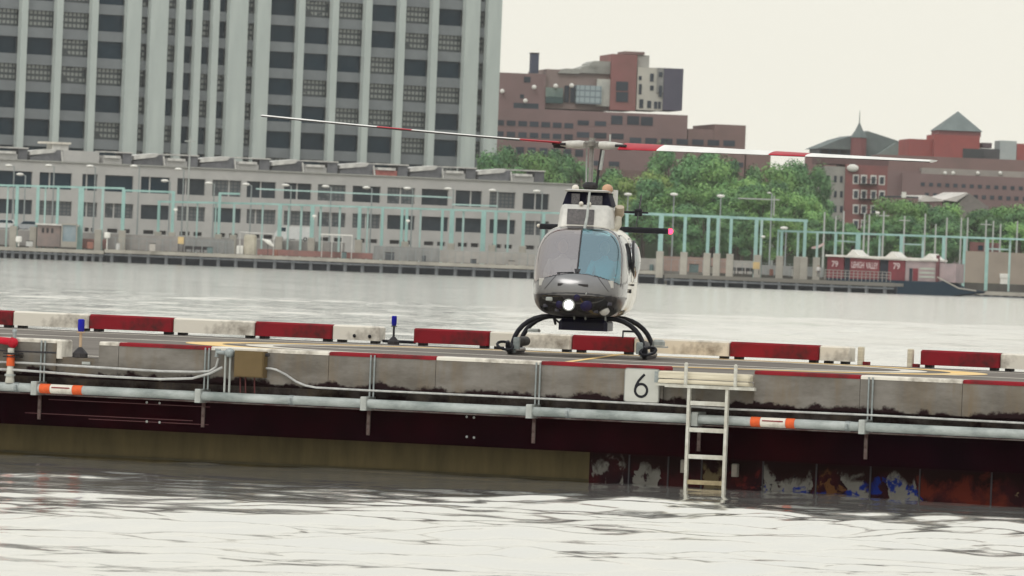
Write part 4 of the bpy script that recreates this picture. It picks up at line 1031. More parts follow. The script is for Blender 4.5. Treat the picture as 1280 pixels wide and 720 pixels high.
for c in range(-280, -20, 44):
    a = TW.uz(c - 4, 0)[0]; b = TW.uz(c + 4, 0)[0]; obj('fin', MB().box(a, b, -1.1, 0, GZ, ztop), M_FIN, tw, TW.M)
pitch = (TW.uz(50, 13)[1] - TW.uz(50, 149)[1]) / 4; zt0 = TW.uz(50, 13)[1]; hw_ = pitch * .63
rows = []
z = zt0
while z < ztop - 2: z += pitch
while z > GZ + 4: rows.append((z - hw_, z)); z -= pitch
mb = MB(); zc = ztop
for a, b in rows: mb.box(uL, uR - .02, .01, .9, b, zc); zc = a
mb.box(uL, uR - .02, .01, .9, GZ, zc)
obj('spandrel_wall', mb, M_SPAN, tw, TW.M)
obj('rear_mass', MB().box(uL, uR - .02, 1.6, 30, GZ, ztop), M_SPAN, tw, TW.M)
obj('end_wall', MB().box(uR - .3, uR - .03, .901, 1.59, GZ, ztop), M_FIN, tw, TW.M)
random.seed(21)
pat = {0: 'g0100000001g0', }
vis_rows = [r_ for r_ in rows if TW.uz(50, 205)[1] < r_[1] and r_[0] < TW.uz(600, -4)[1]]
narrow = MB(); rest = MB()
GRIDS = {(1, 2), (2, 0), (2, 1), (2, 2), (3, 2), (4, 0), (4, 1), (4, 3)}
for ri, (a, b) in enumerate(rows):
    for fi in range(len(fins) - 1):
        u0, u1 = fins[fi][1] + .02, fins[fi + 1][0] - .02
        isn = (u1 - u0) < 2.6 and False or fi in (4, 9, 16)
        if (a, b) not in vis_rows: rest.box(u0, u1, .5, .56, a, b); continue
        if isn: narrow.box(u0, u1, .5, .56, a, b); continue
        k = vis_rows.index((a, b))
        g = (k + 0, fi) in GRIDS or random.random() < (.42 if fi > 4 else .22)
        obj('window', MB().box(u0, u1, .5, .56, a, b), M_GRID if g else M_GLS, tw, TW.M)
mb_ = obj('narrow_window', narrow, M_GRID, tw, TW.M); mb_['kind'] = 'stuff'
mb_ = obj('far_window', rest, M_GLS, tw, TW.M); mb_['kind'] = 'stuff'

# --- long low building
LB = facade(0, 1215, 620, 1250, 240)
lb = empty('warehouse', LB.M @ Matrix.Translation((LB.uz(350, 240)[0], 0, GZ)))
tag(lb, 'long low grey concrete warehouse with two rows of dark windows', 'warehouse')
def lz(x, y): return LB.uz(x, y)[1]
zA = lz(320, 213.8); zB = lz(265 + 18, 225.2); zC = lz(283, 245.5); zD_ = lz(148, 254.5); zE = lz(148, 272.5); zF = lz(182, 287.5); zG = lz(182, 292.5)
lu0 = LB.uz(-300, 230)[0]; lu1 = LB.uz(722, 230)[0]
W1 = [(-80, -46), (-38, -5 - 8), (-5, 40), (49, 89.5), (102.5, 121.5), (131, 166.5), (176, 212), (221.5, 256.5), (265.5, 301.5), (308.5, 345), (355, 389.5), (397.5, 432.5), (441, 476), (484.5, 519), (527.5, 561), (570, 603), (612.5, 645), (654, 687)]
mb = MB()
mb.box(lu0, lu1, 0, .6, zB, zA).box(lu0, lu1, 0, .6, zD_, zC).box(lu0, lu1, 0, .6, zF, zE).box(lu0, lu1, 0, .6, GZ, zG)
def lrow(za, zb_, ym, wins):
    last = lu0
    for a, b in wins:
        u0, u1 = LB.uz(a, ym)[0], LB.uz(b, ym)[0]; mb.box(last, u0, .001, .599, za + .001, zb_ - .001); last = u1
    mb.box(last, lu1, .001, .599, za + .001, zb_ - .001)
lrow(zC, zB, 235, W1); lrow(zE, zD_, 262 + 4, W1)
W3 = []
for a, b in W1[2:]: W3 += [(a + 3, a + (b - a) * .45), (a + (b - a) * .58, b - 4)]
lrow(zG, zF, 291, W3)
obj('wall', mb, M_LOWC, lb, LB.M)
obj('roof', MB().box(lu0, lu1, .601, 24, zA - .6, zA - .2), M_LOWC, lb, LB.M)
obj('coping', MB().box(lu0, lu1, -.25, .62, zA + .002, zA + .22), mat('pale_coping', (.40, .40, .37)), lb, LB.M)
obj('rear_mass', MB().box(lu0, lu1, 1.2, 24, GZ, zA - .61), M_LOWC, lb, LB.M)
random.seed(5)
MG2 = grid_mat('factory_sash_window', .75, .62, (.11, .12, .125), (.04, .05, .06), .22, .25)
for (a, b) in W1:
    for za, zb_, ym in ((zC, zB, 235), (zE, zD_, 266)):
        u0, u1 = LB.uz(a, ym)[0], LB.uz(b, ym)[0]
        f = obj('window', MB().box(u0, u1, .45, .5, za, zb_), random.choice([M_GLS, M_GLD, MG2] if ym < 250 else [M_GLD, MG2, MG2]), lb, LB.M)
        if random.random() < .45: 
            k = u0 + (u1 - u0) * random.choice([.33, .5, .6]); obj('mullion', MB().box(k - .12, k + .12, .36, .449, za, zb_), M_LOWC, f, LB.M)
for (a, b) in W3:
    u0, u1 = LB.uz(a, 291)[0], LB.uz(b, 291)[0]; obj('vent_opening', MB().box(u0, u1, .45, .5, zG, zF), M_DARK, lb, LB.M)
# roof-top loading canopies
GP = 'slanted plant housings along the warehouse roof edge'
k = 0
M_HOUS = mat('grey_louvre_housing', (.10, .105, .115), (.16, .16, .17), 1.2, .8, rand=.25)
M_HLID = mat('pale_housing_lid', (.68, .67, .63), (.46, .45, .43), .8, .7)
M_SAL = mat('faded_red_cloth', (.45, .16, .14))
edges = [-3, 38.5, 80, 129, 169, 208, 252, 297, 342, 382, 427, 471, 515, 557, 600, 643, 686]
desc = []
ZR = zA - .2
for i in range(len(edges) - 1):
    if i == 2: continue
    xa, xb = edges[i], edges[i + 1]; ym = 210
    u0, u1 = LB.uz(xa, ym)[0] + .25, LB.uz(xb, ym)[0] - .25
    big = i % 2 == (1 if i < 3 else 0)
    h = 1.75
    t = empty('roof_housing', LB.M @ Matrix.Translation(((u0 + u1) / 2, 2, ZR)))
    tag(t, '%s %s housing on the warehouse roof, counted toward the helicopter' % (ordw(i if i < 2 else i - 1), 'dark slanted' if big else 'pale lidded'), 'roof housing', GP)
    wd_ = u1 - u0
    if big:
        obj('housing_body', MB().prism([(u0, ZR), (u1, ZR), (u1, ZR + h + .5), (u1 - .9, ZR + h + .5), (u0, ZR + h * .55)], 1.2, 5), M_HOUS, t, LB.M)
        obj('lid', MB().prism([(u0 - .1, ZR + h * .55 + .9), (u0 - .1, ZR + h * .55 + .3), (u1 - 1.4, ZR + h + .05), (u1 - .95, ZR + h + .4), (u1 - .95, ZR + h + .75), (u0 + .6, ZR + h * .55 + 1.1)], .9, 5.2), M_HLID, t, LB.M)
        obj('strut', MB().prism([(u1 + .05, ZR), (u1 + .3, ZR), (u1 + .0, ZR + h + .3), (u1 - .2, ZR + h + .3)], .5, .7), M_HLID, t, LB.M)
    else:
        obj('housing_body', MB().box(u0 + .2, u1 - wd_ * .32, 1.4, 5, ZR, ZR + h * .75), M_SAL if i == 11 else M_LOWC, t, LB.M)
        obj('side_unit', MB().box(u1 - wd_ * .3, u1, 1.3, 5, ZR, ZR + h + .5), M_HOUS, t, LB.M)
        obj('lid', MB().box(u0, u1 + .1, 1.0, 5.2, ZR + h + .51, ZR + h + .72).box(u0 + .3, u1 - wd_ * .4, .95, 5, ZR + h * .76, ZR + h), M_HLID, t, LB.M)
u0, u1 = LB.uz(81, 205)[0], LB.uz(126, 205)[0]
t = empty('roof_cabin', LB.M @ Matrix.Translation(((u0 + u1) / 2, 2, ZR))); tag(t, 'plain grey cabin on the warehouse roof with a small cream hut on top', 'roof cabin')
obj('cabin_body', MB().box(u0, u1, 1, 6, ZR, lz(100, 188.5)), M_LOWC, t, LB.M)
a, b = LB.uz(60, 178)[0], LB.uz(93, 178)[0]
obj('hut', MB().box(a + 1.5, b - .3, 2, 5, lz(100, 188.5) + .001, lz(76, 180)), M_HLID, t, LB.M); obj('hut_roof', MB().box(a, b, 1.6, 5.4, lz(76, 180) + .001, lz(76, 177.5)), M_WHITE, t, LB.M)

# --- quay along the shore
QY = facade(0, 1125, 1280, 1105, 330)
def qz(x, y): return QY.uz(x, y)[1]
M_QT = mat('pale_quay_edge', (.40, .38, .33), (.27, .255, .225), .25, .9)
M_QD = mat('dusty_quay_deck', (.20, .19, .17), (.15, .14, .125), .3, .95, spec=.05)
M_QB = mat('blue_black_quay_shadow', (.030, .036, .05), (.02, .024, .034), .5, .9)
M_PILE = mat('grey_pile', (.16, .17, .18), (.10, .11, .12), .8, .9)
def quay(name, xa, xb, ymid, ztop_, lab, step, frame, beam=True, qoff=0.0, qend=60, topm=None, pm=None):
    u0, u1 = frame.uz(xa, ymid)[0], frame.uz(xb, ymid)[0]
    t = empty(name, frame.M @ Matrix.Translation(((u0 + u1) / 2, qoff, 0))); tag(t, lab, 'quay')
    obj('deck_edge', MB().box(u0, u1, qoff, qoff + .8, ztop_ - .55, ztop_), topm or M_QT, t, frame.M)
    obj('deck', MB().box(u0, u1, qoff + .801, qend, ztop_ - .5, ztop_ - .03), M_QD, t, frame.M)
    if beam: obj('fender_beam', MB().box(u0, u1, qoff - .12, qoff + .1, ztop_ - .95, ztop_ - .72), M_PILE, t, frame.M)
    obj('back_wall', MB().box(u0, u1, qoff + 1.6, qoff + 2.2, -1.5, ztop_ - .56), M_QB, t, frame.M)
    x = xa + step * .4
    while x < xb - 2 and len([c for c in t.children]) < 99:
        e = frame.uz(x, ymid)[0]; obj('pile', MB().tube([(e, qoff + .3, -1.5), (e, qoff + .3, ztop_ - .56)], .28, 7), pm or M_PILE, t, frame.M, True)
        x += step * random.uniform(.92, 1.08)
    return t
ztq = qz(640, 331.5)
quay('timber_wharf', -320, 129.5, 315, qz(60, 310.5), 'low dark timber wharf with close piles beneath the parked cars', 9, QY, True)
quay('concrete_quay', 130, 829.5, 330, ztq, 'long concrete quay with a pale edge and evenly spaced piles behind the helicopter', 22.5, QY)
quay('concrete_quay', 1108, 1600, 360, qz(1240, 364.5), 'low concrete quay beyond the red barge, with bushes above', 11.5, QY)
JT = facade(830, 1066, 1118, 1056, 350)
quay('timber_jetty', 830, 1117.5, 355, JT.uz(960, 347.5)[1], 'dark timber jetty on grey piles ending beside the red barge', 23, JT, True, 0, 6, mat('brown_jetty_edge', (.15, .145, .13), (.16, .15, .13), .4), M_PILE)
a, b = JT.uz(830, 350)[0], JT.uz(1000, 350)[0]
o = obj('causeway', MB().box(a, b, 6.01, 46, .9, JT.uz(960, 347.5)[1] - .04), mat('dull_planks', (.17, .16, .15)), None, JT.M); tag(o, 'dull plank causeway joining the timber jetty to the long quay', 'causeway')
# low wall band along the quay
def wallseg(name, xa, xb, yt_a, yb_a, frame, q, m, lab, cat, zbase=GZ, thick=.4):
    u0, u1 = frame.uz(xa, yt_a, q)[0], frame.uz(xb, yt_a, q)[0]; z1 = frame.uz((xa + xb) / 2, yt_a + (xb - xa) / 2 * .0393, q)[1]
    o = obj(name, MB().box(u0, u1, q, q + thick, zbase, z1), m, None, frame.M); return tag(o, lab, cat)
M_W1 = mat('grey_brown_wall', (.34, .32, .30), (.25, .24, .23), .5, .9); M_W2 = mat('pinkish_brick_wall', (.34, .17, .15), (.25, .15, .135), .9, .9); M_W3 = mat('grey_board_fence', (.30, .30, .29), (.22, .225, .22), 1.2, .9, stretch=(1, 1, .3))
M_W4 = mat('pale_rendered_wall', (.42, .40, .37), (.33, .315, .29), .4, .9)
wl = [(-300, 47, 290, M_W1, 'brownish low wall behind the parked cars'), (48, 96, 297, M_W2, 'short pinkish wall beside the low hut with three openings'), (97, 133, 298, M_W2, 'pink brick wall next to the glass shelter'),
      (134, 224, 292, M_W1, 'rough grey wall behind the green posts before the yellow box'), (232, 292, 297, M_W3, 'grey wall behind the dark benches and yellow box'), (322, 466, 311, M_W2, 'long low pink brick wall by the white machine'),
      (467, 549, 307, M_W3, 'grey board fence after the long pink wall'), (550, 660, 312, M_W4, 'pale rendered wall left of the helicopter body'.replace('left of', 'beside')), (661, 828, 317, M_W4, 'pale rendered wall behind the helicopter'), 
      (829, 908, 320, mat('dusty_pink_wall', (.36, .24, .2), (.25, .19, .165), .5), 'dusty pink wall past the helicopter tail'), (952, 1030, 331, M_W3, 'grey board fence before the red barge')]
for a, b, y, m, lab in wl: wallseg('low_wall' if 'fence' not in lab else 'board_fence', a, b, y, 0, QY, 9, m, lab, 'wall' if 'fence' not in lab else 'fence')
wallseg('low_wall', 909, 951, 325, 0, QY, 9, M_W4, 'pale low wall behind the dark benches near the second yellow box', 'wall')
u0, u1 = QY.uz(1206, 315, 40)[0], QY.uz(1420, 315, 40)[0]
tag(obj('shed', MB().box(u0, u1, 40, 52, GZ, QY.uz(1242, 315, 40)[1]), mat('tan_shed_wall', (.34, .29, .24), (.28, .24, .2), .2), None, QY.M), 'long plain tan shed beyond the red barge', 'shed')
u0, u1 = QY.uz(1212, 302, 60)[0], QY.uz(1247, 302, 60)[0]
t = empty('brick_house', QY.M @ Matrix.Translation(((u0 + u1) / 2, 60, GZ))); tag(t, 'small red brown house behind the plain tan shed', 'house')
obj('wall', MB().box(u0, u1, 60, 70, GZ, QY.uz(1230, 303, 60)[1]), mat('dull_red_brick', (.20, .09, .085), (.15, .08, .075), .5), t, QY.M)
obj('window', MB().box(u0 + 1.4, u0 + 2.2, 59.9, 59.99, QY.uz(1230, 313, 60)[1], QY.uz(1230, 307, 60)[1]), M_GLS, t, QY.M)

# --- mint steel frames
M_MINT = mat('mint_green_steel', (.33, .51, .475), (.24, .40, .375), .6, .6, detail=4)
M_MINTP = mat('pale_mint_steel', (.40, .54, .51), (.29, .42, .40), .6, .6)
def steel_frame(xa, ya, xb, yb, posts, Ya, Yb, lab, extra=(), peds=(), ybeam=2.4):
    fr = facade(xa, Ya, xb, Yb, (ya + yb) / 2)
    t = empty('steel_frame', fr.M @ Matrix.Translation((fr.uz((xa + xb) / 2, (ya + yb) / 2)[0], 0, GZ))); tag(t, lab, 'steel frame', 'mint green steel frames on the far quay')
    z0 = fr.uz(xa, ya)[1]; z1 = fr.uz(xb, yb)[1]; u0, u1 = fr.uz(xa, ya)[0], fr.uz(xb, yb)[0]
    hb = ybeam / (F / Ya)
    def zb(u): return z0 + (z1 - z0) * (u - u0) / (u1 - u0)
    obj('beam', MB().prism([(u0, z0 - hb / 2), (u1, z1 - hb / 2), (u1, z1 + hb / 2), (u0, z0 + hb / 2)], -.2, .2), M_MINT, t, fr.M)
    for xp, wpx in posts:
        yy = ya + (yb - ya) * (xp - xa) / (xb - xa); e = fr.uz(xp, yy)[0]; hw2 = wpx / 2 / (F / Ya)
        # the post leans with nothing: take its column at mid height
        zt = zb(e) - hb / 2 - .002
        obj('post', MB().box(e - hw2, e + hw2, -.21 + .5 * (wpx < 3), .21 + .5 * (wpx < 3), GZ - 1.1, zt), M_MINT if wpx > 3 else M_MINTP, t, fr.M)
    for xp in peds:
        yy = ya + (yb - ya) * (xp - xa) / (xb - xa); e = fr.uz(xp, yy)[0]
        obj('pedestal', MB().bbox(e - .55, e + .55, -.75, .55, GZ - 1.1, GZ + 3.0, .06), M_QT, t, fr.M)
    for (x0, y0, x1, y1) in extra:
        a = fr.uz(x0, y0, .8); b = fr.uz(x1, y1, .8); hh = .9 / (F / Ya)
        obj('tie_beam', MB().prism([(a[0], a[1] - hh), (b[0], b[1] - hh), (b[0], b[1] + hh), (a[0], a[1] + hh)], .7, .9), M_MINTP, t, fr.M)
    return fr
steel_frame(-40, 230.5, 156, 235.5, [(-30, 3), (10, 2), (22, 4), (48, 4), (57, 2), (73, 3.4), (102, 7), (129, 3), (155, 4.5)], 1130, 1130, 'mint green frame over the parked cars, farthest from the helicopter', peds=(19, 44, 125, 155))
steel_frame(157, 238, 219, 240.2, [(217, 4)], 1132, 1132, 'short high mint green frame ending above the yellow box', peds=(217,))
steel_frame(273.5, 241.5, 300, 242.3, [(275, 3.6)], 1134, 1134, 'mint green post with a short arm near the cream pump unit', peds=(275,))
steel_frame(197, 252, 330, 254.8, [(199, 3.4), (247, 2), (270, 2), (293, 3)], 1135, 1135, 'lower pale mint green frame behind the yellow box', peds=(199, 293))
steel_frame(320, 254.5, 700, 266.5, [(328.5, 2), (350.5, 5), (361, 2), (377, 2.6), (391, 5), (401, 2.6), (425, 2.6), (450, 4.4), (460, 2), (478.5, 3.6), (503, 3.4), (509, 3.6), (526, 2), (553.5, 3.2), (565.5, 5.5), (579.5, 2.6), (605, 6), (620, 4), (636, 2.6), (655, 4), (680, 4)], 1132, 1130,
            'longest mint green frame with many thin posts, just before the helicopter', extra=((320, 236, 565, 247), (565, 255.5, 622, 257.5)), peds=(350.5, 391, 450, 508, 565.5, 617, 655), ybeam=2.2)
steel_frame(780, 266, 1010, 276, [(784, 4), (827, 6), (857, 4), (886, 4), (898, 3.8), (914.5, 3.6), (946, 4.6), (952.5, 3), (1007, 4)], 1112, 1110, 'mint green frame between the helicopter tail lamp and the red barge', peds=(827, 857, 886, 898, 914.5, 949, 1007), ybeam=3.2)
steel_frame(972, 288.5, 1300, 300, [(973, 2.4), (977.5, 3.4), (998, 3), (1022, 3), (1045, 3.4), (1073, 6), (1100, 2.6), (1127, 4.2), (1154, 2.6), (1180, 4), (1206, 3.4), (1234.5, 4.2), (1263, 2.6)], 1112, 1110, 'low mint green frame running behind the red barge', extra=((1046, 301, 1070, 302.5), (1128, 305, 1155, 306), (1234, 311, 1262, 312)), peds=(976, 998, 1022), ybeam=2.4)

# --- lamp posts
M_LAMPW = mat('white_lamp_hood', (.78, .77, .72), (.68, .67, .62))
LG = 'street lamps with white hoods on the far shore'
def street_lamp(px, py, Y, side, lab, sz=1.0, arm=True):
    P = at(px, py, Y); t = empty('street_lamp', Matrix.Translation((P.x, P.y, GZ))); tag(t, lab, 'street lamp', LG)
    obj('post', MB().tube([(P.x + side * .9, P.y, GZ), (P.x + side * .9, P.y, P.z - .1)], [.16, .10], 6), M_GALV, t)
    obj('arm', MB().tube([(P.x + side * .9, P.y, P.z - .15), (P.x + side * .2, P.y, P.z + .0)], .06, 5), M_GALV, t)
    obj('lamp_hood', MB().ball((P.x, P.y, P.z), .62 * sz, 12, 7, (1, .7, .38)), M_LAMPW, t, None, True)
    return t
lp1 = [(11, 207), (61, 207), (112.5, 207.7), (167.5, 207.7), (223, 211.5)]
lp2 = [(25, 218), (206, 226), (261, 229), (307.5, 230.5), (357, 231.5), (407, 233), (458, 234.5), (509, 235.5), (560, 236), (615.5, 238), (671, 239)]
for i, (x, y) in enumerate(lp1): street_lamp(x, y, 1175, 1, '%s of five taller white street lamps before the warehouse roof band, counted toward the helicopter' % ordw(i))
for i, (x, y) in enumerate(lp2): street_lamp(x, y, 1160, 1, '%s of the lower white lamps before the warehouse windows, counted toward the helicopter' % ordw(i))
for i, (x, y) in enumerate([(785, 243), (842.5, 243), (901, 245)]): street_lamp(x, y, 1150, .02, '%s white-hooded street lamp past the helicopter mast, in front of the trees' % ordw(i), 1.05)
street_lamp(961.5, 241, 1150, .5, 'slim street lamp with a tiny head between the mint frame and the trees', .5)
street_lamp(980, 285, 1125, .4, 'low street lamp with a wide white hood above the mint frame joint', 1.0)
# small lower floodlights on the frames
fl = [(219.5, 262), (393, 270), (510, 276), (954, 296), (1097, 266)]
fll = ['on the post over the yellow box', 'on the fifth post of the longest mint frame', 'on the last third of the longest mint frame', 'on the double post past the helicopter', 'above the red barge beam']
for (x, y), lab in zip(fl, fll):
    P = at(x, y, 1110); tag(obj('floodlight', MB().ball(P, .34, 8, 6, (1, .7, .6)).tube([P + Vector((0, 0, -.1)), P + Vector((-.1, 1.5, -.5))], .05, 5), M_LAMPW), 'small white floodlight ' + lab, 'floodlight', 'small floodlights on the mint frames')
# bare thin poles at the barge end
GB = 'bare thin poles rising behind the red barge'
for i, (x, y) in enumerate([(1031, 265), (1045, 270), (1055, 264), (1081, 266), (1087, 268), (1105, 264), (1131, 270), (1157, 267), (1170, 280), (1184, 272), (1202, 272), (1210, 272), (1233, 275), (1242, 276), (1251, 280), (1272, 276)]):
    P = at(x, y, 1165); t = empty('pole', Matrix.Translation((P.x, P.y, GZ))); tag(t, '%s bare grey pole over the red barge, counted from the end nearest the helicopter' % ordw(i), 'pole', GB)
    obj('pole_shaft', MB().tube([(P.x, P.y, GZ), (P.x, P.y, P.z)], [.2, .13], 6), M_GALV_L, t)
    if i in (5, 6, 12): obj('crossarm', MB().box(P.x - .9, P.x + .9, P.y - .05, P.y + .05, P.z - .8, P.z - .65), M_GALV_L, t)
# utility pole behind the first trees with crossarm
for x, y, lab in ((676 + 292, 245, 'twin grey utility pole with crossbar amid the trees past the helicopter'), (238, 172, 'thin cross-headed mast rising over the warehouse roof')):
    P = at(x, y, 1190 if x > 500 else 1175); t = empty('utility_pole', Matrix.Translation((P.x, P.y, GZ))); tag(t, lab, 'pole')
    obj('pole_shaft', MB().tube([(P.x, P.y, GZ), (P.x, P.y, P.z)], [.22, .12], 6), M_GALV_L, t)
    obj('crossarm', MB().box(P.x - (6 if x > 500 else .9), P.x + .9, P.y - .06, P.y + .06, P.z - .7, P.z - .5), M_GALV_L, t)

# --- quay clutter
def vehicle(px, py, Ylen, W_, H_, m, lab, cat, Y=1150, van=False):
    """side view vehicle: base centre under a pixel"""
    P = at(px, py, Y); x0 = P.x - W_ / 2; z0 = GZ + .28; y0 = P.y
    t = empty('parked_van' if van else 'parked_car', Matrix.Translation((P.x, y0, GZ))); tag(t, lab, cat)
    if van: pr = [(0, 0), (1, 0), (1, .62), (.96, 1), (.14, 1), (.04, .55), (0, .4)]
    else: pr = [(0, 0), (1, 0), (1, .5), (.93, .58), (.80, 1), (.38, 1), (.24, .56), (.02, .46)]
    obj('body', MB().prism([(x0 + a * W_, z0 + b * H_) for a, b in pr], y0 - .9, y0 + .9), m, t)
    if van: g = [(.10, .58), (.3, .58), (.3, .9), (.16, .9)]
    else: g = [(.29, .58), (.86, .58), (.79, .93), (.40, .93)]
    obj('window', MB().prism([(x0 + a * W_, z0 + b * H_) for a, b in g], y0 - .93, y0 - .905), M_GLS, t)
    for a in (.18, .82):
        wl_ = obj('wheel', MB().tube([(x0 + a * W_, y0 - .92, GZ + .33), (x0 + a * W_, y0 - .70, GZ + .33)], .33, 14), M_BLACK, t)
        obj('rim', MB().tube([(x0 + a * W_, y0 - .94, GZ + .33), (x0 + a * W_, y0 - .925, GZ + .33)], .19, 10), M_GALV_L, wl_)
    return t
CW = mat('white_car_paint', (.62, .63, .62), (.55, .56, .55), 2, .3); CS = mat('silver_car_paint', (.38, .40, .42), (.33, .35, .37), 2, .3, .2)
def raised(t, dz):
    t.matrix_basis = Matrix.Translation((0, 0, dz)) @ t.matrix_basis
# the cars stand on the raised road behind the wall
RZ = QY.uz(20, 287.5, 20)[1]
u0, u1 = QY.uz(-300, 290, 20)[0], QY.uz(420, 290, 20)[0]
tag(obj('raised_road', MB().box(u0, u1, 14, 30, GZ, RZ), M_W1, None, QY.M), kind='structure')
def rcar(px, *a, **k):
    t = vehicle(px, 290, 0, *a, Y=1145, **k); raised(t, RZ - GZ); return t
rcar(4, 4.6, 1.35, CW, 'white car parked at the end of the row over the timber wharf', 'car')
rcar(33, 4.4, 1.25, CS, 'silver car parked between two green posts over the timber wharf', 'car')
rcar(367, 6.0, 2.0, CW, 'white van parked behind the long pink brick wall', 'van', van=True)
# hut with three openings
def place(px, py, Y): return at(px, py, Y)
a = at(47, 281, 1128); b = at(67, 304, 1128)
t = empty('hut', Matrix.Translation(((a.x + b.x) / 2, 1128, GZ))); tag(t, 'low grey pink hut with three small dark openings', 'hut')
mwall = mat('pinkish_grey_wall', (.28, .22, .2), (.22, .19, .18), .6)
obj('wall', MB().box(a.x, b.x + 1, 1128, 1131, GZ, a.z), mwall, t)
for k in range(3): obj('window', MB().box(a.x + .7 + k * .72, a.x + 1.05 + k * .72, 1127.9, 1127.99, a.z - 1.2, a.z - .45), M_DARK, t)
obj('roof', MB().box(a.x - .3, b.x + 3.8, 1127.6, 1131.4, a.z + .001, a.z + .25), M_HLID, t)
a = at(77, 279, 1127); b = at(96, 305, 1127)
t = empty('shelter', Matrix.Translation(((a.x + b.x) / 2, 1127, GZ))); tag(t, 'small glass shelter with a pale frame and green grey base', 'shelter')
obj('frame', MB().box(a.x, a.x + .2, 1127, 1127.2, GZ, a.z).box(b.x - .2, b.x, 1127, 1127.2, GZ, a.z).box(a.x + .2, b.x - .2, 1127, 1127.2, a.z - .25, a.z).box(a.x + .2, b.x - .2, 1127, 1127.2, GZ, GZ + .9), M_QT, t)
obj('glazing', MB().box(a.x + .2, b.x - .2, 1127.25, 1127.3, GZ + .9, a.z - .25), mat('pale_blue_glazing', (.20, .28, .32), (.3, .34, .36), .5, .2), t)
# white life ring / small white round things
for x, y, lab in ((23.5, 299, 'white round drum on the timber wharf below the silver car'), (134, 294, 'small white ball marker on the quay post by the pink wall')):
    P = at(x, y, 1124); tag(obj('drum' if x < 50 else 'marker', MB().tube([P + Vector((0, 0, -.45)), P + Vector((0, 0, -.3)), P + Vector((0, 0, .3)), P + Vector((0, 0, .45))], [.4, .48, .48, .36], 12).tube([(P.x, P.y, ztq - .1), (P.x, P.y, P.z - .45)], .08, 6), M_LAMPW), lab, 'drum' if x < 50 else 'marker')
M_YBOX = mat('yellow_box_paint', (.62, .46, .22), (.5, .38, .2), 1)
for (x0, x1, y0, y1), lab in (((222.5, 229.5, 296, 305), 'yellow box by the dark benches on the long quay'), ((941.5, 949.5, 327.5, 336.5), 'yellow box on the jetty between grey posts')):
    a = at(x0, y0, 1120 if x0 < 500 else 1100); b = at(x1, y1, 1120 if x0 < 500 else 1100)
    t = empty('cabinet', Matrix.Translation(((a.x + b.x) / 2, a.y, b.z))); tag(t, lab, 'cabinet', 'yellow boxes on the far quay')
    obj('box_body', MB().bbox(a.x, b.x, a.y, a.y + .6, b.z, a.z, .04), M_YBOX, t)
    for e in (a.x + .1, b.x - .1): obj('leg', MB().box(e - .05, e + .05, a.y + .1, a.y + .5, GZ, b.z - .001), M_DARK, t)
def bench(px, py, Y, n, lab):
    for k in range(n):
        P = at(px + k * 11, py + k * .45, Y); t = empty('bench', Matrix.Translation((P.x, Y, GZ))); tag(t, lab % ordw(k), 'bench', 'dark benches on the far quay')
        obj('seat', MB().box(P.x - .6, P.x + .6, Y - .2, Y + .3, GZ + .42, GZ + .5), M_DARK, t)
        obj('backrest', MB().box(P.x - .6, P.x + .6, Y + .3, Y + .36, GZ + .5, GZ + .95), M_DARK, t)
        for s in (-.45, .45): obj('leg', MB().box(P.x + s - .06, P.x + s + .06, Y - .15, Y + .28, GZ, GZ + .419), M_DARK, t)
bench(236, 309, 1122, 3, '%s dark bench past the first yellow box, counted toward the helicopter')
bench(915, 339, 1116, 3, '%s dark bench past the person in white, counted toward the red barge')
# pale pump machine with a frame
a = at(298, 290, 1122); b = at(321, 308, 1122)
t = empty('pump_unit', Matrix.Translation(((a.x + b.x) / 2, 1122, GZ))); tag(t, 'cream pump unit in an open pipe frame on the long quay', 'machine')
obj('tank', MB().bbox(a.x + .9, b.x - .1, 1122, 1124, GZ, a.z - .3, .3), mat('cream_tank_paint', (.5, .47, .38), (.38, .35, .28), .9), t)
obj('engine_box', MB().bbox(a.x - .2, a.x + .85, 1122, 1123.5, GZ, GZ + 1.3, .1), M_LAMPW, t)
obj('pipe_frame', MB().tube([(a.x + .3, 1121.8, GZ), (a.x + .3, 1121.8, a.z), (b.x + 2.6, 1121.8, a.z - .1), (b.x + 2.6, 1121.8, GZ)], .09, 6), M_HLID, t)
a = at(401, 292.5, 1124); b = at(441, 294.5, 1124)
t = empty('open_canopy', Matrix.Translation(((a.x + b.x) / 2, 1124, GZ))); tag(t, 'flat white canopy roof on slim posts behind the long pink wall', 'canopy')
obj('roof', MB().box(a.x, b.x, 1123, 1126, a.z - .12, a.z + .05), M_LAMPW, t)
for k in range(4): obj('post', MB().box(a.x + .2 + k * 1.55, a.x + .32 + k * 1.55, 1123.1, 1123.22, GZ, a.z - .121), M_HLID, t)
P = at(335, 303, 1121)
t = empty('parasol', Matrix.Translation((P.x, P.y, GZ))); tag(t, 'folded tilted white parasol beside the cream pump unit', 'parasol')
obj('canopy', MB().tube([P + Vector((-.9, 0, .5)), P + Vector((.2, 0, 0)), P + Vector((.9, 0, -.6))], [.1, .38, .12], 8), M_LAMPW, t); obj('pole', MB().tube([(P.x, P.y, GZ), P], .05, 6), M_DARK, t)
rnd = random.Random(17)
CB = [(mat('clutter_%d' % i, c), n) for i, (c, n) in enumerate((((.45, .42, .38), 'pale'), ((.10, .11, .12), 'dark grey'), ((.28, .13, .10), 'rusty'), ((.14, .20, .20), 'dull teal'), ((.5, .5, .48), 'white')))]
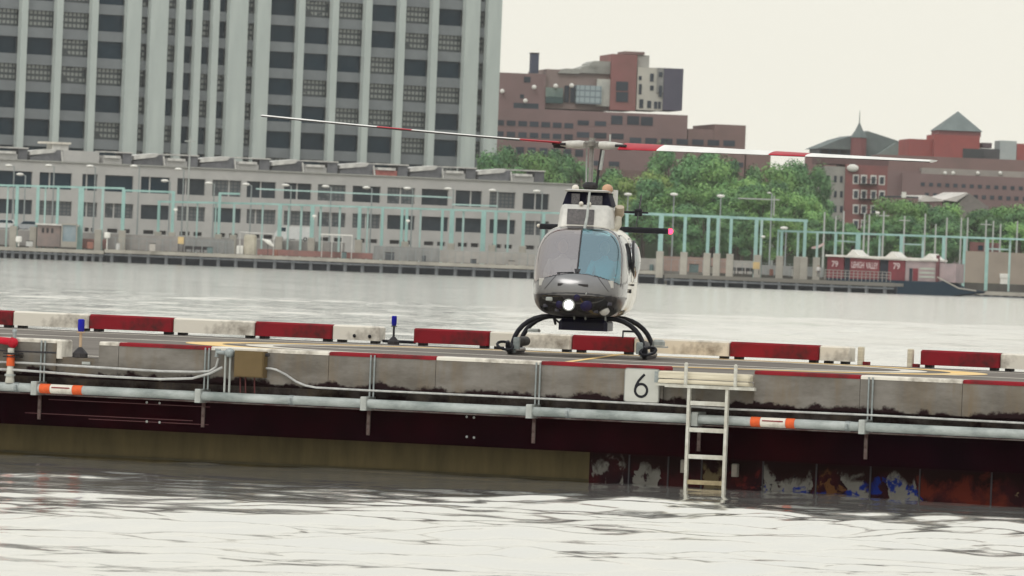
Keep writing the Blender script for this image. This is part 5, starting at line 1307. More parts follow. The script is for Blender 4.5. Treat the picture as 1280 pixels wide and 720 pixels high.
spots = [(36, 'before the low hut'), (112, 'by the pink brick wall'), (147, 'past the pink brick wall'), (190, 'between green posts near the yellow box'), (262, 'past the dark benches'), (345, 'under the white parasol'), (430, 'in front of the long pink wall'), (487, 'before the grey board fence'), (530, 'at the end of the grey board fence'),
         (592, 'before the pale rendered wall'), (640, 'just before the helicopter'), (815, 'just past the helicopter'), (868, 'below the dusty pink wall'), (893, 'at the end of the dusty pink wall'), (965, 'near the second yellow box'), (996, 'before the grey fence by the barge')]
for i, (px, where) in enumerate(spots):
    Y = 1121 if px < 830 else 1113; P = at(px, 320, Y); m_, cn = CB[rnd.randrange(5)]; w_ = rnd.uniform(.6, 1.6); h_ = rnd.uniform(.5, 1.2)
    if i % 3 == 2:
        tag(obj('barrel', MB().tube([(P.x, Y, GZ - .07), (P.x, Y, GZ + .3), (P.x, Y, GZ + .6), (P.x, Y, GZ + .9)], [.29, .31, .31, .29], 12), m_), '%s barrel standing on the far quay %s' % (cn, where), 'barrel')
    else:
        t = empty('storage_crate', Matrix.Translation((P.x, Y, GZ - .07))); tag(t, '%s crate on the far quay %s' % (cn, where), 'crate')
        obj('crate_body', MB().bbox(P.x - w_ / 2, P.x + w_ / 2, Y, Y + .8, GZ - .07, GZ + h_, .03), m_, t); obj('lid', MB().box(P.x - w_ / 2 - .05, P.x + w_ / 2 + .05, Y - .05, Y + .85, GZ + h_ + .001, GZ + h_ + .09), M_DARK, t)
# thin wire fence along the quay
for xa, xb, lab in ((134, 292, 'thin wire fence on the long quay behind the benches'), (470, 700, 'thin wire fence on the long quay running up to the helicopter'), (830, 1028, 'thin wire fence on the jetty side ending at the red barge')):
    fr = QY; u0, u1 = fr.uz(xa, 310, 2.5)[0], fr.uz(xb, 310, 2.5)[0]; t = empty('wire_fence', fr.M @ Matrix.Translation(((u0 + u1) / 2, 2.5, ztq - .03))); tag(t, lab, 'fence')
    n_ = int((u1 - u0) / 1.2)
    for k in range(n_ + 1):
        e = u0 + (u1 - u0) * k / n_; obj('fence_post', MB().box(e - .035, e + .035, 2.46, 2.54, ztq - .1, ztq + 1.9), M_GALV, t, fr.M)
    obj('wire', MB().box(u0, u1, 2.49, 2.51, ztq + 1.85, ztq + 1.9).box(u0, u1, 2.49, 2.51, ztq + 1.0, ztq + 1.03), M_GALV, t, fr.M)
mb = MB(); a = at(690, 300, 1345); b = at(1500, 300, 1345); mb.prism([(a.x, GZ - .5), (b.x, GZ - .5), (b.x, GZ + 9), (a.x + 20, GZ + 8), (a.x, GZ + 5)], 1345, 1375)
tag(obj('added_backdrop_bank', mb, mat('dark_backdrop', (.05, .07, .04), (.035, .05, .03), .3, .95, spec=.05)), kind='structure')  # added dark backdrop, closes the bright sky gaps under the trees
# people on the far quay
cl_w = clothes_mat('white_top_dark_trousers', (.72, .70, .68), (.05, .05, .06), 0.95)
for px, py, Y, lab in ((914, 337, 1112, 'person in a white top on the quay below a green post'), (1022.5, 348, 1085, 'person in a white top on the jetty beside the red barge')):
    P = at(px, py, Y); body(Matrix.Translation((P.x, Y, GZ)), 'standing', cl_w, lab, '')
# flag-like pink sheet on post near barge
P = at(1022, 307, 1120)
t = empty('banner', Matrix.Translation((P.x, P.y, P.z))); tag(t, 'faded pink and white banner tied to a green post beside the red barge', 'banner')
obj('cloth', MB().add([(P.x - .9, P.y, P.z - .25), (P.x, P.y - .15, P.z), (P.x + .95, P.y, P.z + .5), (P.x + .95, P.y, P.z + .1), (P.x, P.y - .1, P.z - .5), (P.x - .9, P.y, P.z - .5)], [(0, 1, 4, 5), (1, 2, 3, 4)]), mat('faded_pink_cloth', (.6, .36, .34), (.6, .55, .52), 1.5), t)
# jetty railing
ja, jb_ = JT.uz(1030, 341)[0], JT.uz(1112, 345)[0]; zj = JT.uz(1070, 350)[1]
t = empty('railing', JT.M @ Matrix.Translation(((ja + jb_) / 2, .6, zj))); tag(t, 'grey post and rail railing on the jetty end in front of the red barge', 'railing')
M_RAIL = mat('weathered_rail', (.28, .26, .24))
for k in range(17):
    e = ja + (jb_ - ja) * k / 16; obj('baluster', MB().box(e - .05, e + .05, .55, .65, zj - .1, zj + 1.25), M_RAIL, t, JT.M)
for dz in (.45, .85, 1.28): obj('rail', MB().box(ja - .05, jb_ + .05, .54, .66, zj + dz, zj + dz + .09), M_RAIL, t, JT.M)

# --- red barge
BF = facade(1032, 1082, 1215, 1076, 345)
bg_ = empty('barge', BF.M @ Matrix.Translation((BF.uz(1120, 366)[0], 3, 0))); tag(bg_, 'red covered barge with a humped white roof and dark blue hull moored past the jetty', 'barge')
def bz(x, y): return BF.uz(x, y)[1]
def bu(x): return BF.uz(x, 335)[0]
zdk = bz(1120, 350.5); zrf = bz(1075, 321)
M_BR = mat('faded_barge_red', (.20, .04, .05), (.15, .035, .042), .8, .8); M_HULLB = mat('dark_blue_hull', (.012, .026, .045), (.018, .034, .05), .3, .9, spec=.02); M_BW = mat('barge_white_roof', (.74, .72, .66), (.60, .58, .54), .5)
M_BG = mat('grey_pink_boards', (.36, .28, .28), (.28, .23, .235), .6)
ha, hb_ = bu(1034), bu(1219)
sh = [(ha, -1), (hb_ - 9, -1), (hb_ - 3.0, .1), (hb_, .55), (hb_ + .3, .85), (hb_ - 2.5, 1.15), (bu(1180), zdk + .25), (bu(1172), zdk), (ha, zdk)]
obj('hull', MB().prism(sh, 0, 7), M_HULLB, bg_, BF.M)
obj('hull_rail', MB().tube([(hb_ + .3, -.05, .9), (hb_ - 2.4, -.05, 1.2), (bu(1180), -.05, zdk + .3), (bu(1172), -.05, zdk + .75)], .10, 6), M_QT, bg_, BF.M)
cb = [(1033, 1053.5, M_BR), (1054, 1061, M_QB), (1061.5, 1098, M_BR), (1098.5, 1109, M_QB), (1109.5, 1130.5, M_BR), (1131, 1170, M_BG), (1170.5, 1194, M_BG)]
for i, (a, b, m) in enumerate(cb):
    o_ = obj('cabin_wall' if m is not M_QB else 'door', MB().box(bu(a), bu(b), .5 if m is not M_QB else .9, 6.5, zdk + .001, zrf - (.0 if i < 6 else .5)), m, bg_, BF.M)
rp = [(1031, 320.5), (1052, 322), (1058, 319), (1064, 312.5), (1071, 318.5), (1079, 322.5), (1099, 325), (1106, 321), (1113, 315), (1120, 321), (1128, 326), (1148, 327), (1154, 322.5), (1160, 317.5), (1166, 323.5), (1172, 327.5)]
rp = [(bu(x), BF.uz(x, y - (0 if False else .6))[1]) for x, y in rp]
obj('roof', MB().prism([(rp[0][0], zrf + .005)] + rp + [(rp[-1][0], zrf + .005)], .2, 6.8), M_BW, bg_, BF.M)
obj('roof_edge', MB().box(bu(1031), bu(1172), .1, .199, zrf - .12, zrf + .16), M_BW, bg_, BF.M)
for k in range(3):
    z = bz(1160, 337) - k * .62; obj('wall_stripe', MB().box(bu(1149), bu(1168), .42, .499, z, z + .26), mat('pale_stripe', (.42, .46, .40)), bg_, BF.M)
obj('door', MB().box(bu(1136), bu(1140), .44, .499, zdk + .01, zdk + 1.9), M_QB, bg_, BF.M)
obj('sign_board', MB().box(bu(1140.5), bu(1147), .44, .499, zdk + .05, zdk + 1.9), M_BR, bg_, BF.M)
obj('bow_post', MB().box(bu(1169.5), bu(1173.5), .2, .6, zdk + .002, zrf + .7), mat('dark_red_post', (.13, .05, .055)), bg_, BF.M)
def text_mb(s, size):
    cu = bpy.data.curves.new('t', 'FONT'); cu.body = s; cu.size = size; cu.extrude = .01; cu.offset = size * .022
    o = bpy.data.objects.new('t', cu); C.objects.link(o); dg = bpy.context.evaluated_depsgraph_get(); me = bpy.data.meshes.new_from_object(o.evaluated_get(dg))
    bpy.data.objects.remove(o); mb = MB(); mb.v = [Vector((v.co.x, -v.co.z, v.co.y)) for v in me.vertices]; mb.f = [tuple(p.vertices) for p in me.polygons]; return mb
for s, x0, x1, y, h_ in (('79', 1038.5, 1046.5, 333.5, .9), ('LEHIGH', 1063.5, 1079, 335, .95), ('VALLEY', 1081.5, 1096.5, 336, .95), ('79', 1115.5, 1124, 336.5, .95)):
    mb = text_mb(s, 1.0); xs = [v.x for v in mb.v]; zs = [v.z for v in mb.v]
    u0, u1 = bu(x0), bu(x1); z0 = bz((x0 + x1) / 2, y)
    for v in mb.v: v.x = u0 + (v.x - min(xs)) / (max(xs) - min(xs)) * (u1 - u0); v.z = z0 + (v.z - min(zs)) / (max(zs) - min(zs)) * h_; v.y += .47
    obj('lettering', mb, mat('faded_lettering', (.58, .48, .47), (.45, .36, .36), 3), bg_, BF.M)

# ------------------------------------------------------------------ city behind
M_BRN = mat('purple_brown_brick', (.23, .155, .15), (.195, .135, .13), .12, .95, detail=8)
M_BRN2 = mat('brown_brick', (.23, .15, .14), (.19, .13, .12), .15, .95)
M_WIN = mat('far_dark_glass', (.035, .045, .06), (.055, .065, .08), .15, .5, spec=.1, rand=.2)
def block(t, name, fr, xa, xb, yt, m, q0=0, q1=20, yb=None, yref=None):
    """box whose top edge sits at yt over the middle column, down to the ground"""
    xm = (xa + xb) / 2; u0, u1 = fr.uz(xa, yt, q0)[0], fr.uz(xb, yt, q0)[0]; z1 = fr.uz(xm, yt, q0)[1]; z0 = GZ if yb is None else fr.uz(xm, yb, q0)[1]
    return obj(name, MB().box(u0, u1, q0, q1, z0, z1), m, t, fr.M)
def win(t, fr, x0, x1, y0, y1, m=None, q=0.0, name='window', frame_=None):
    xm = (x0 + x1) / 2; ym = (y0 + y1) / 2; u0, u1 = fr.uz(x0, ym, q)[0], fr.uz(x1, ym, q)[0]; za, zb_ = fr.uz(xm, y1, q)[1], fr.uz(xm, y0, q)[1]
    o = obj(name, MB().box(u0, u1, q - .12, q - .01, za, zb_), m or M_WIN, t, fr.M)
    if frame_: obj('window_frame', MB().box(u0 - .25, u1 + .25, q - .009, q - .002, za - .25, zb_ + .3), frame_, o, fr.M)
    return o
# hospital-like brown complex
HB = facade(617, 1500, 960, 1508, 150)
hb = empty('brick_complex', HB.M @ Matrix.Translation((HB.uz(760, 160)[0], 0, GZ))); tag(hb, 'big purple brown brick complex with a blue chimney, white wing and slate tower', 'building')
block(hb, 'wall', HB, 590, 860, 138.5, M_BRN, 0, 30)
block(hb, 'wall', HB, 590, 683, 91, M_BRN, 2, 30, 136)
block(hb, 'upper_wall', HB, 683, 766, 88, mat('grey_brown_roof_wall', (.27, .21, .19), (.22, .17, .16), .2), 3, 30, 137)
block(hb, 'wall', HB, 860.2, 893, 161.5, M_BRN2, .2, 30); block(hb, 'wall', HB, 893.3, 932.5, 156, M_BRN2, 0, 28); block(hb, 'wall', HB, 932.7, 963.5, 193.5, M_BRN2, .4, 26)
block(hb, 'chimney', HB, 664.5, 674, 67, mat('blue_grey_chimney', (.075, .085, .13), (.06, .07, .1), .3), 2.5, 5, 91.5)
block(hb, 'chimney_cap', HB, 664, 674.5, 65.8, M_DARK, 2.3, 5.2, 67)
block(hb, 'brick_tower', HB, 765, 797, 68, mat('rose_brick', (.27, .12, .115), (.22, .11, .1), .3), 1, 18, 138)
block(hb, 'tower_cap', HB, 781, 806, 64.5, M_BRN2, 2, 12, 68)
block(hb, 'stair_tower', HB, 797.3, 812, 69, mat('pale_grey_render', (.42, .41, .38)), 2.5, 16, 84)
block(hb, 'white_wing', HB, 797.3, 830, 84.5, mat('cream_render', (.52, .50, .44), (.42, .41, .37), .3), 1.2, 18, 138)
block(hb, 'slate_tower', HB, 830.3, 854.5, 85.5, mat('slate_blue_cladding', (.095, .09, .125), (.08, .08, .11), .3), .8, 18, 138)
block(hb, 'stair_slab', HB, 822, 830, 84.8, mat('grey_slab', (.27, .27, .26)), .9, 1.19, 116)
block(hb, 'glazed_wing', HB, 747, 769, 99, mat('pale_glazed_wing', (.50, .50, .45), (.40, .41, .38), .4), 1.8, 12, 133)
block(hb, 'glass_drum', HB, 721, 752.5, 107, grid_mat('blue_grey_glass_grid', 1.1, 1.3, (.30, .37, .39), (.16, .20, .22), .2, .25), .9, 12, 130)
block(hb, 'green_glass_bay', HB, 682.5, 704, 109.5, mat('green_glass', (.22, .28, .24), (.12, .17, .16), .3, .3), 1.6, 4, 121); block(hb, 'green_glass_bay', HB, 682.5, 704, 121.3, mat('dark_green_glass', (.06, .10, .10)), 1.6, 4, 129)
for x in (705.5, 713): win(hb, HB, x, x + 5.5, 107, 128, None, 2.8)
# domed roof pieces
for xa, xb, yt, yb_ in ((700, 727, 86, 89), (725, 765, 82, 88), (737, 765, 76.5, 80.5)):
    u0, u1 = HB.uz(xa, yt)[0], HB.uz(xb, yt)[0]; z1 = HB.uz((xa + xb) / 2, yt, 3)[1]; z0 = HB.uz((xa + xb) / 2, 92, 3)[1]
    obj('vaulted_roof', MB().prism([(u0, z0), (u1, z0), (u1, z1), (u0 + (u1 - u0) * .3, z1), (u0 + (u1 - u0) * .1, z1 - .5)], 2.2, 12 + yt / 50), mat('pale_vault', (.36, .36, .33)), hb, HB.M)
for x0, x1, y0, y1 in ((770, 785, 102, 113.5), (770, 785, 115, 127.5)): win(hb, HB, x0, x1, y0, y1, None, 1)
for x0, x1, y0, y1 in ((764, 778, 144.5, 155.5), (784, 799, 145, 156), (801, 816, 146, 157)): win(hb, HB, x0, x1, y0, y1)
for x0, x1, y0, y1 in ((798.5, 802, 95, 100), (798.5, 802, 105, 118), (812.5, 817, 92, 102), (812.5, 817, 107, 113), (823.5, 828, 90, 96), (823.5, 827.5, 107, 121), (799, 804, 124, 135), (809, 814, 126, 135), (817.5, 821.5, 127, 136), (822.5, 826, 127, 136)): win(hb, HB, x0, x1, y0, y1, None, .9 if x0 > 822 and y1 < 122 else 1.2)
win(hb, HB, 642, 673, 129, 136, mat('dark_strip_glass', (.05, .065, .08)), 2); win(hb, HB, 655, 663, 96, 103, None, 2); win(hb, HB, 650, 655, 118, 123, None, 2)
x = 620
k = 0
for y, x0, n, dx, w_, h_ in ((150, 619, 7, 14.4, 11, 6.5), (150.5, 722, 2, 21.5, 14, 6), (164, 619, 7, 14.4, 10.5, 6.5), (165, 721, 3, 21.5, 15.5, 7), (183, 630, 7, 14.8, 10, 9), (171, 790, 4, 0, 0, 0), (201, 741, 2, 20, 13, 6), (202, 892, 2, 21, 16, 6)):
    if dx == 0: continue
    for i in range(n):
        yy = y + .045 * i * dx; win(hb, HB, x0 + i * dx, x0 + i * dx + w_, yy, yy + h_)
for i in range(7):
    x = 787 + i * 19.5; yy = 172 + .043 * i * 19.5 * .7; win(hb, HB, x, x + 14.5, yy, yy + 7)
for xx, yy in ((668, 109), (695, 107.5), (715, 107), (628, 114), (657, 126)):
    P = HB.uz(xx, yy, .8); obj('roof_lamp', MB().ball((P[0], 1.2, P[1]), .5, 8, 6), M_LAMPW, hb, HB.M)

# old school with spires
CH = facade(1020, 1640, 1170, 1643, 190)
M_SLATE = mat('grey_green_slate', (.165, .195, .19), (.125, .15, .15), .3, .85); M_DBR = mat('muted_red_brown_brick', (.23, .13, .125), (.19, .115, .11), .3, .95); M_TUR = mat('turret_brick', (.24, .10, .10))
ch = empty('old_school', CH.M @ Matrix.Translation((CH.uz(1090, 200)[0], 0, GZ))); tag(ch, 'old brick building with grey green slate roofs and a slender spired turret', 'building')
def pt(fr, x, y, q): 
    a = fr.uz(x, y, q); return Vector((a[0], q, a[1]))
block(ch, 'wall', CH, 1024, 1165, 197, M_DBR, 2, 24)
block(ch, 'attic_wall', CH, 1025, 1064, 184.5, M_WIN, 4, 20, 197)
def roofpoly(name, pts, q0, q1, m, t, fr):
    obj(name, MB().prism([fr.uz(x, y, q0) for x, y in pts], q0, q1), m, t, fr.M)
roofpoly('roof', [(1021.5, 185.5), (1066, 187), (1066, 169.5), (1050, 174)], 3, 22, M_SLATE, ch, CH)
roofpoly('roof', [(1078, 196), (1160, 198), (1133, 180), (1118, 174.5), (1084, 163.5), (1079, 172)], 5, 22, M_SLATE, ch, CH)
roofpoly('gable_roof', [(1092, 196.6), (1161, 198.5), (1120, 178.5)], 1.5, 4.9, mat('lighter_slate', (.20, .235, .22), (.16, .19, .18), .3), ch, CH)
a = pt(CH, 1064.5, 188, 1); b = pt(CH, 1084, 188, 1); cx_ = (a.x + b.x) / 2; r_ = (b.x - a.x) / 2; zt = CH.uz(1074, 172, 1)[1]; zb2 = CH.uz(1074, 198, 1)[1]; za = CH.uz(1074, 153.5, 1)[1]; zf = CH.uz(1072.5, 138, 1)[1]
tu = obj('turret', MB().tube([(cx_, 2.5, zb2 - 6), (cx_, 2.5, zt)], r_, 10), M_TUR, ch, CH.M)
obj('spire', MB().tube([(cx_, 2.5, zt + .001), (cx_, 2.5, (zt + za) / 2), (cx_, 2.5, za)], [r_ * 1.12, r_ * .5, .15], 10), M_SLATE, tu, CH.M); obj('finial', MB().tube([(cx_, 2.5, za), (cx_, 2.5, zf)], [.14, .05], 5), M_SLATE, tu, CH.M)
for i in range(3): win(ch, CH, 1027 + i * 12, 1035 + i * 12, 187.5, 192, M_DARK, 4, 'attic_window')

# red block with pyramid roof
RBF = facade(1130, 1600, 1290, 1602, 195)
rb = empty('red_block', RBF.M @ Matrix.Translation((RBF.uz(1200, 200)[0], 0, GZ))); tag(rb, 'red brick block crowned by a steep grey pyramid roof', 'building')
MRD = mat('strong_red_brick', (.34, .095, .085), (.28, .085, .08), .2, .95)
block(rb, 'wall', RBF, 1136, 1168, 174, MRD, 4, 22); block(rb, 'tower_wall', RBF, 1168.2, 1225, 169, MRD, 2, 16)
ap = RBF.uz(1197.5, 139, 9); u0, u1 = RBF.uz(1174, 168, 2)[0], RBF.uz(1226, 176, 2)[0]; zc_ = RBF.uz(1198, 168, 2)[1]
obj('tower_parapet', MB().box(u0, u1, 2.2, 15.8, zc_ - .4, zc_ + .8), M_TUR, rb, RBF.M)
obj('pyramid_roof', MB().add([(u0 - .3, 1.8, zc_ + .801), (u1 + .3, 1.8, zc_ + .801), (u1 + .3, 16.2, zc_ + .801), (u0 - .3, 16.2, zc_ + .801), (ap[0], 9, ap[1])], [(3, 2, 1, 0), (0, 1, 4), (1, 2, 4), (2, 3, 4), (3, 0, 4)]), M_SLATE, rb, RBF.M)
block(rb, 'terrace', RBF, 1225.2, 1250, 186, mat('dark_terrace', (.09, .09, .095)), 3, 14); block(rb, 'stair_box', RBF, 1228, 1240, 178.5, mat('grey_purple', (.17, .13, .14)), 5, 10, 185)
block(rb, 'white_box', RBF, 1250.2, 1271, 176, mat('pale_blue_grey_panel', (.42, .46, .45), (.36, .4, .4), .3), 3, 12)
block(rb, 'wall', RBF, 1271.2, 1400, 182, MRD, 3, 16)
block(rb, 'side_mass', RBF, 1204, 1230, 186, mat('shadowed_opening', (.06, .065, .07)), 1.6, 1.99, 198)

# long brown building
LBF = facade(1085, 1540, 1290, 1543, 230)
lbn = empty('long_building', LBF.M @ Matrix.Translation((LBF.uz(1190, 230)[0], 0, GZ))); tag(lbn, 'long low brown brick building with a beige roof band below the pyramid tower', 'building')
block(lbn, 'wall', LBF, 1100, 1420, 199.5, M_BRN2, 6, 20); block(lbn, 'roof_band', LBF, 1152, 1420, 215, mat('beige_band', (.34, .31, .28), (.27, .25, .23), .3), 3, 5.9, 224); block(lbn, 'lower_wall', LBF, 1128, 1420, 222, M_BRN, 2.5, 20)
block(lbn, 'parapet', LBF, 1085, 1152, 213, M_BRN, 4, 5.9)
for i in range(13):
    x = 1151 + i * 10.2; win(lbn, LBF, x, x + 5, 228 + .043 * i * 10, 232.5 + .043 * i * 10, None, 2.5)
for i in range(13):
    x = 1156 + i * 10.2; win(lbn, LBF, x, x + 5, 241 + .043 * i * 10, 246 + .043 * i * 10, None, 2.5)
for x in (1181, 1191, 1222, 1250): 
    P = LBF.uz(x, 216.5, 3); obj('roof_lamp', MB().ball((P[0], 2.6, P[1]), .42, 8, 6), M_LAMPW, lbn, LBF.M)
# apartment
AF = facade(1030, 1380, 1110, 1381, 240)
ap_ = empty('apartment_house', AF.M @ Matrix.Translation((AF.uz(1070, 240)[0], 0, GZ))); tag(ap_, 'red brick apartment house with a grey side and black fire escapes behind the red barge', 'apartment house')
block(ap_, 'side_wall', AF, 1031, 1057, 208, mat('grey_stucco', (.33, .32, .29), (.27, .265, .245), .3), 0, 14)
block(ap_, 'front_wall', AF, 1057.2, 1110, 206.5, mat('apartment_brick', (.25, .10, .095), (.20, .09, .085), .3), -.4, 14); block(ap_, 'cornice', AF, 1026, 1111, 198, mat('dark_cornice', (.15, .09, .09)), .5, 14, 206)
for r_ in range(5):
    for x in (1034, 1042.5, 1050): y = 219.5 + r_ * 18.7 + .04 * (x - 1034); win(ap_, AF, x, x + 3.2, y, y + 8, None, 0)
    for i, x in enumerate((1067.5, 1077.5, 1089.5, 1100)): y = 220 + r_ * 18.7 + .04 * (x - 1067); win(ap_, AF, x, x + 4.6, y, y + 8.5, None, -.4, frame_=M_HLID)
    y = 230.5 + r_ * 18.7; u0, u1 = AF.uz(1074, y, -1.6)[0], AF.uz(1097, y, -1.6)[0]; z = AF.uz(1085, y, -1.6)[1]
    if r_ < 4: obj('fire_escape', MB().box(u0, u1, -1.6, -.41, z, z + .12).box(u0, u1, -1.6, -1.52, z + .9, z + 1.0).box(u0, u0 + .1, -1.6, -1.5, z + .12, z + .9).box(u1 - .1, u1, -1.6, -1.5, z + .12, z + .9).box((u0 + u1) / 2, (u0 + u1) / 2 + .1, -1.6, -1.5, z + .12, z + .9), M_DARK, ap_, AF.M)
P = AF.uz(1066, 210, -1); obj('roof_tank', MB().ball((P[0], -.9, P[1]), 1.05, 10, 7, (1.1, .5, .7)), M_LAMPW, ap_, AF.M)
# low houses with white roofs
for k, (xa, xb, yt, q, lab, rf) in enumerate(((1126, 1148, 242, 0, 'low brown house with a white water tank at the roof corner', 0), (1149, 1178, 246, 1, 'low brown house with a sagging white roof', 1), (1179, 1236, 244, 2, 'low grey gabled house with a white roof slope', 2))):
    fr = facade(1120, 1290, 1240, 1295, 250); t = empty('low_house', fr.M @ Matrix.Translation((fr.uz((xa + xb) / 2, yt)[0], q, GZ))); tag(t, lab, 'house', 'low houses behind the trees at the barge end')
    block(t, 'wall', fr, xa, xb, yt + 5 if rf < 2 else yt + 12, M_BRN if rf < 2 else mat('grey_gable_wall', (.22, .2, .185), (.18, .165, .155), .3), q, q + 12)
    z0 = yt + 5
    if rf == 0: win(t, fr, 1127, 1132.5, 240, 247, M_LAMPW, q, 'tank'); roofpoly('roof', [(xa, yt + 5), (xb, yt + 6), (xb, yt + 4), (xa, yt + 3)], q, q + 12, M_WIN, t, fr)
    if rf == 1: roofpoly('roof', [(xa, yt + 6), (xb + 2, yt + 5.5), (xb, yt + 3.5), (xa + 8, yt - 2), (xa + 5, yt - 2)], q - .3, q + 12, mat('white_membrane_roof', (.66, .62, .58), (.52, .5, .47), .3), t, fr)
    if rf == 2: roofpoly('roof', [(xa - 1, yt + 6), (xa + 17, yt + 8), (xb - 26, yt - 2), (xb - 28, yt - 3.5), (xa + 22, yt - .5)], q - .3, q + 12, mat('white_membrane_slope', (.66, .62, .58), (.5, .48, .45), .3), t, fr); roofpoly('gable', [(xa + 17, yt + 12), (xb, yt + 15), (xb - 24, yt - 2), (xa + 26, yt + 3)], q + .1, q + 11, mat('grey_gable_wall_upper', (.22, .2, .185)), t, fr)
    if rf < 2: win(t, fr, xa + 9, xa + 13, yt + 8.5, yt + 13, None, q)
# distant filler buildings low on the skyline behind the trees
block_lab = 'plain grey brown building half hidden behind the trees past the helicopter mast'
fr = facade(600, 1420, 1300, 1440, 240); t = empty('plain_building', fr.M @ Matrix.Translation((fr.uz(740, 230)[0], 0, GZ))); tag(t, block_lab, 'building')
block(t, 'wall', fr, 700, 830, 212, mat('dull_brown_wall', (.19, .13, .115)), 0, 14)
for i in range(5): win(t, fr, 706 + i * 12, 714 + i * 12, 218 + .5 * i, 225 + .5 * i)

# ------------------------------------------------------------------ trees
def leaf_mat(name, a, b, c):
    m, nt, out = new_mat(name); L = nt.links.new
    p = nd(nt, 'ShaderNodeBsdfPrincipled', Roughness=.7); p.inputs['Specular IOR Level'].default_value = .25; L(p.outputs[0], out.inputs[0])
    tc = nd(nt, 'ShaderNodeTexCoord'); n = nd(nt, 'ShaderNodeTexNoise', Scale=.45, Detail=4, Roughness=.7); L(tc.outputs['Object'], n.inputs['Vector'])
    r = nd(nt, 'ShaderNodeValToRGB'); e = r.color_ramp.elements; e[0].position = .34; e[1].position = .66; e[0].color = rgba(a); e[1].color = rgba(c); k = e.new(.5); k.color = rgba(b); L(n.outputs['Fac'], r.inputs[0])
    oi = nd(nt, 'ShaderNodeObjectInfo'); hs = nd(nt, 'ShaderNodeHueSaturation'); mr = nd(nt, 'ShaderNodeMapRange'); mr.inputs['To Min'].default_value = .75; mr.inputs['To Max'].default_value = 1.3
    L(oi.outputs['Random'], mr.inputs[0]); L(mr.outputs[0], hs.inputs['Value']); L(r.outputs[0], hs.inputs['Color']); L(hs.outputs[0], p.inputs['Base Color']); return m
LEAFS = [leaf_mat('dark_green_leaves', (.045, .12, .055), (.10, .21, .085), (.17, .31, .12)), leaf_mat('fresh_green_leaves', (.08, .19, .065), (.16, .31, .10), (.26, .43, .14)), leaf_mat('yellow_green_leaves', (.14, .24, .07), (.24, .36, .10), (.34, .46, .14))]
M_BARK = mat('grey_brown_bark', (.10, .08, .065), (.06, .05, .04), 1.5, .95)
def crown_mb(rnd, H, Rr, n_blob, n_leaf):
    mb = MB(); blobs = []
    for i in range(n_blob):
        a = rnd.uniform(0, 2 * math.pi); t = rnd.uniform(.22, .98); rr = Rr * math.sqrt(rnd.random()) * math.sqrt(max(.12, 1 - ((t - .5) / .58) ** 2))
        blobs.append((Vector((rr * math.cos(a), rr * math.sin(a), H * (.18 + .76 * t))), rnd.uniform(.2, .38) * Rr))
    for i in range(n_leaf):
        c, r_ = rnd.choice(blobs); d = Vector((rnd.gauss(0, 1), rnd.gauss(0, 1), rnd.gauss(0, .8))); d.normalize()
        p = c + d * r_ * (rnd.random() ** .33) * rnd.uniform(.8, 1.15); s = rnd.uniform(.13, .31)
        nn = (d + Vector((rnd.uniform(-.45, .45), rnd.uniform(-.45, .45), rnd.uniform(-.1, .7)))).normalized(); a = nn.orthogonal().normalized(); b = nn.cross(a); q = rnd.uniform(0, 3.14); a, b = a * math.cos(q) + b * math.sin(q), b * math.cos(q) - a * math.sin(q)
        k = len(mb.v); mb.v += [p - a * s, p - b * s * .6, p + a * s, p + b * s * .6]; mb.f.append((k, k + 1, k + 2, k + 3))
    return mb, blobs
def make_tree(seed, H, Rr, n_leaf, lm):
    rnd = random.Random(seed); t = empty('tree', Matrix.Translation((0, 0, GZ))); M = Matrix.Translation((0, 0, GZ))
    mb, blobs = crown_mb(rnd, H, Rr, 26, n_leaf)
    o = bpy.data.meshes.new('crown'); o.from_pydata(mb.v, [], mb.f); o.materials.append(lm); link('crown', o, M, t)
    tb = MB().tube([(0, 0, -.2), (.1, 0, H * .25), (-.1, .1, H * .5), (.05, 0, H * .8)], [.38, .3, .2, .08], 7)
    for c, r_ in blobs[:9]:
        z0 = H * rnd.uniform(.22, .5); tb.tube([(0, 0, z0), (c.x * .55, c.y * .55, (z0 + c.z) / 2 + .4), tuple(c)], [.16, .1, .04], 5)
    obj('trunk', tb, M_BARK, t, M, True, origin=(0, 0, 0)); return t
protos = [make_tree(11, 15, 5.2, 12000, LEAFS[0]), make_tree(12, 15, 5.6, 12000, LEAFS[1]), make_tree(13, 15, 4.6, 10000, LEAFS[1]), make_tree(14, 15, 5.0, 11000, LEAFS[2]), make_tree(15, 15, 5.8, 13000, LEAFS[0])]
used_p = set()
def tree(px, ytop, Y, k, lab, wscale=1.0, grp='trees along the far shore'):
    P = at(px, ytop, Y); H = (P.z - GZ) / 14.6
    W = Matrix.Translation((P.x, Y, GZ)) @ Matrix.Rotation(random.uniform(0, 6.28), 4, 'Z') @ Matrix.Diagonal((max(H, .5) * wscale, max(H, .5) * wscale, H, 1))
    if k not in used_p: used_p.add(k); o = protos[k]; o.matrix_basis = W; WM[o.name] = W
    else: o = copy_tree(protos[k], W)
    tag(o, lab, 'tree', grp); return o
random.seed(33)
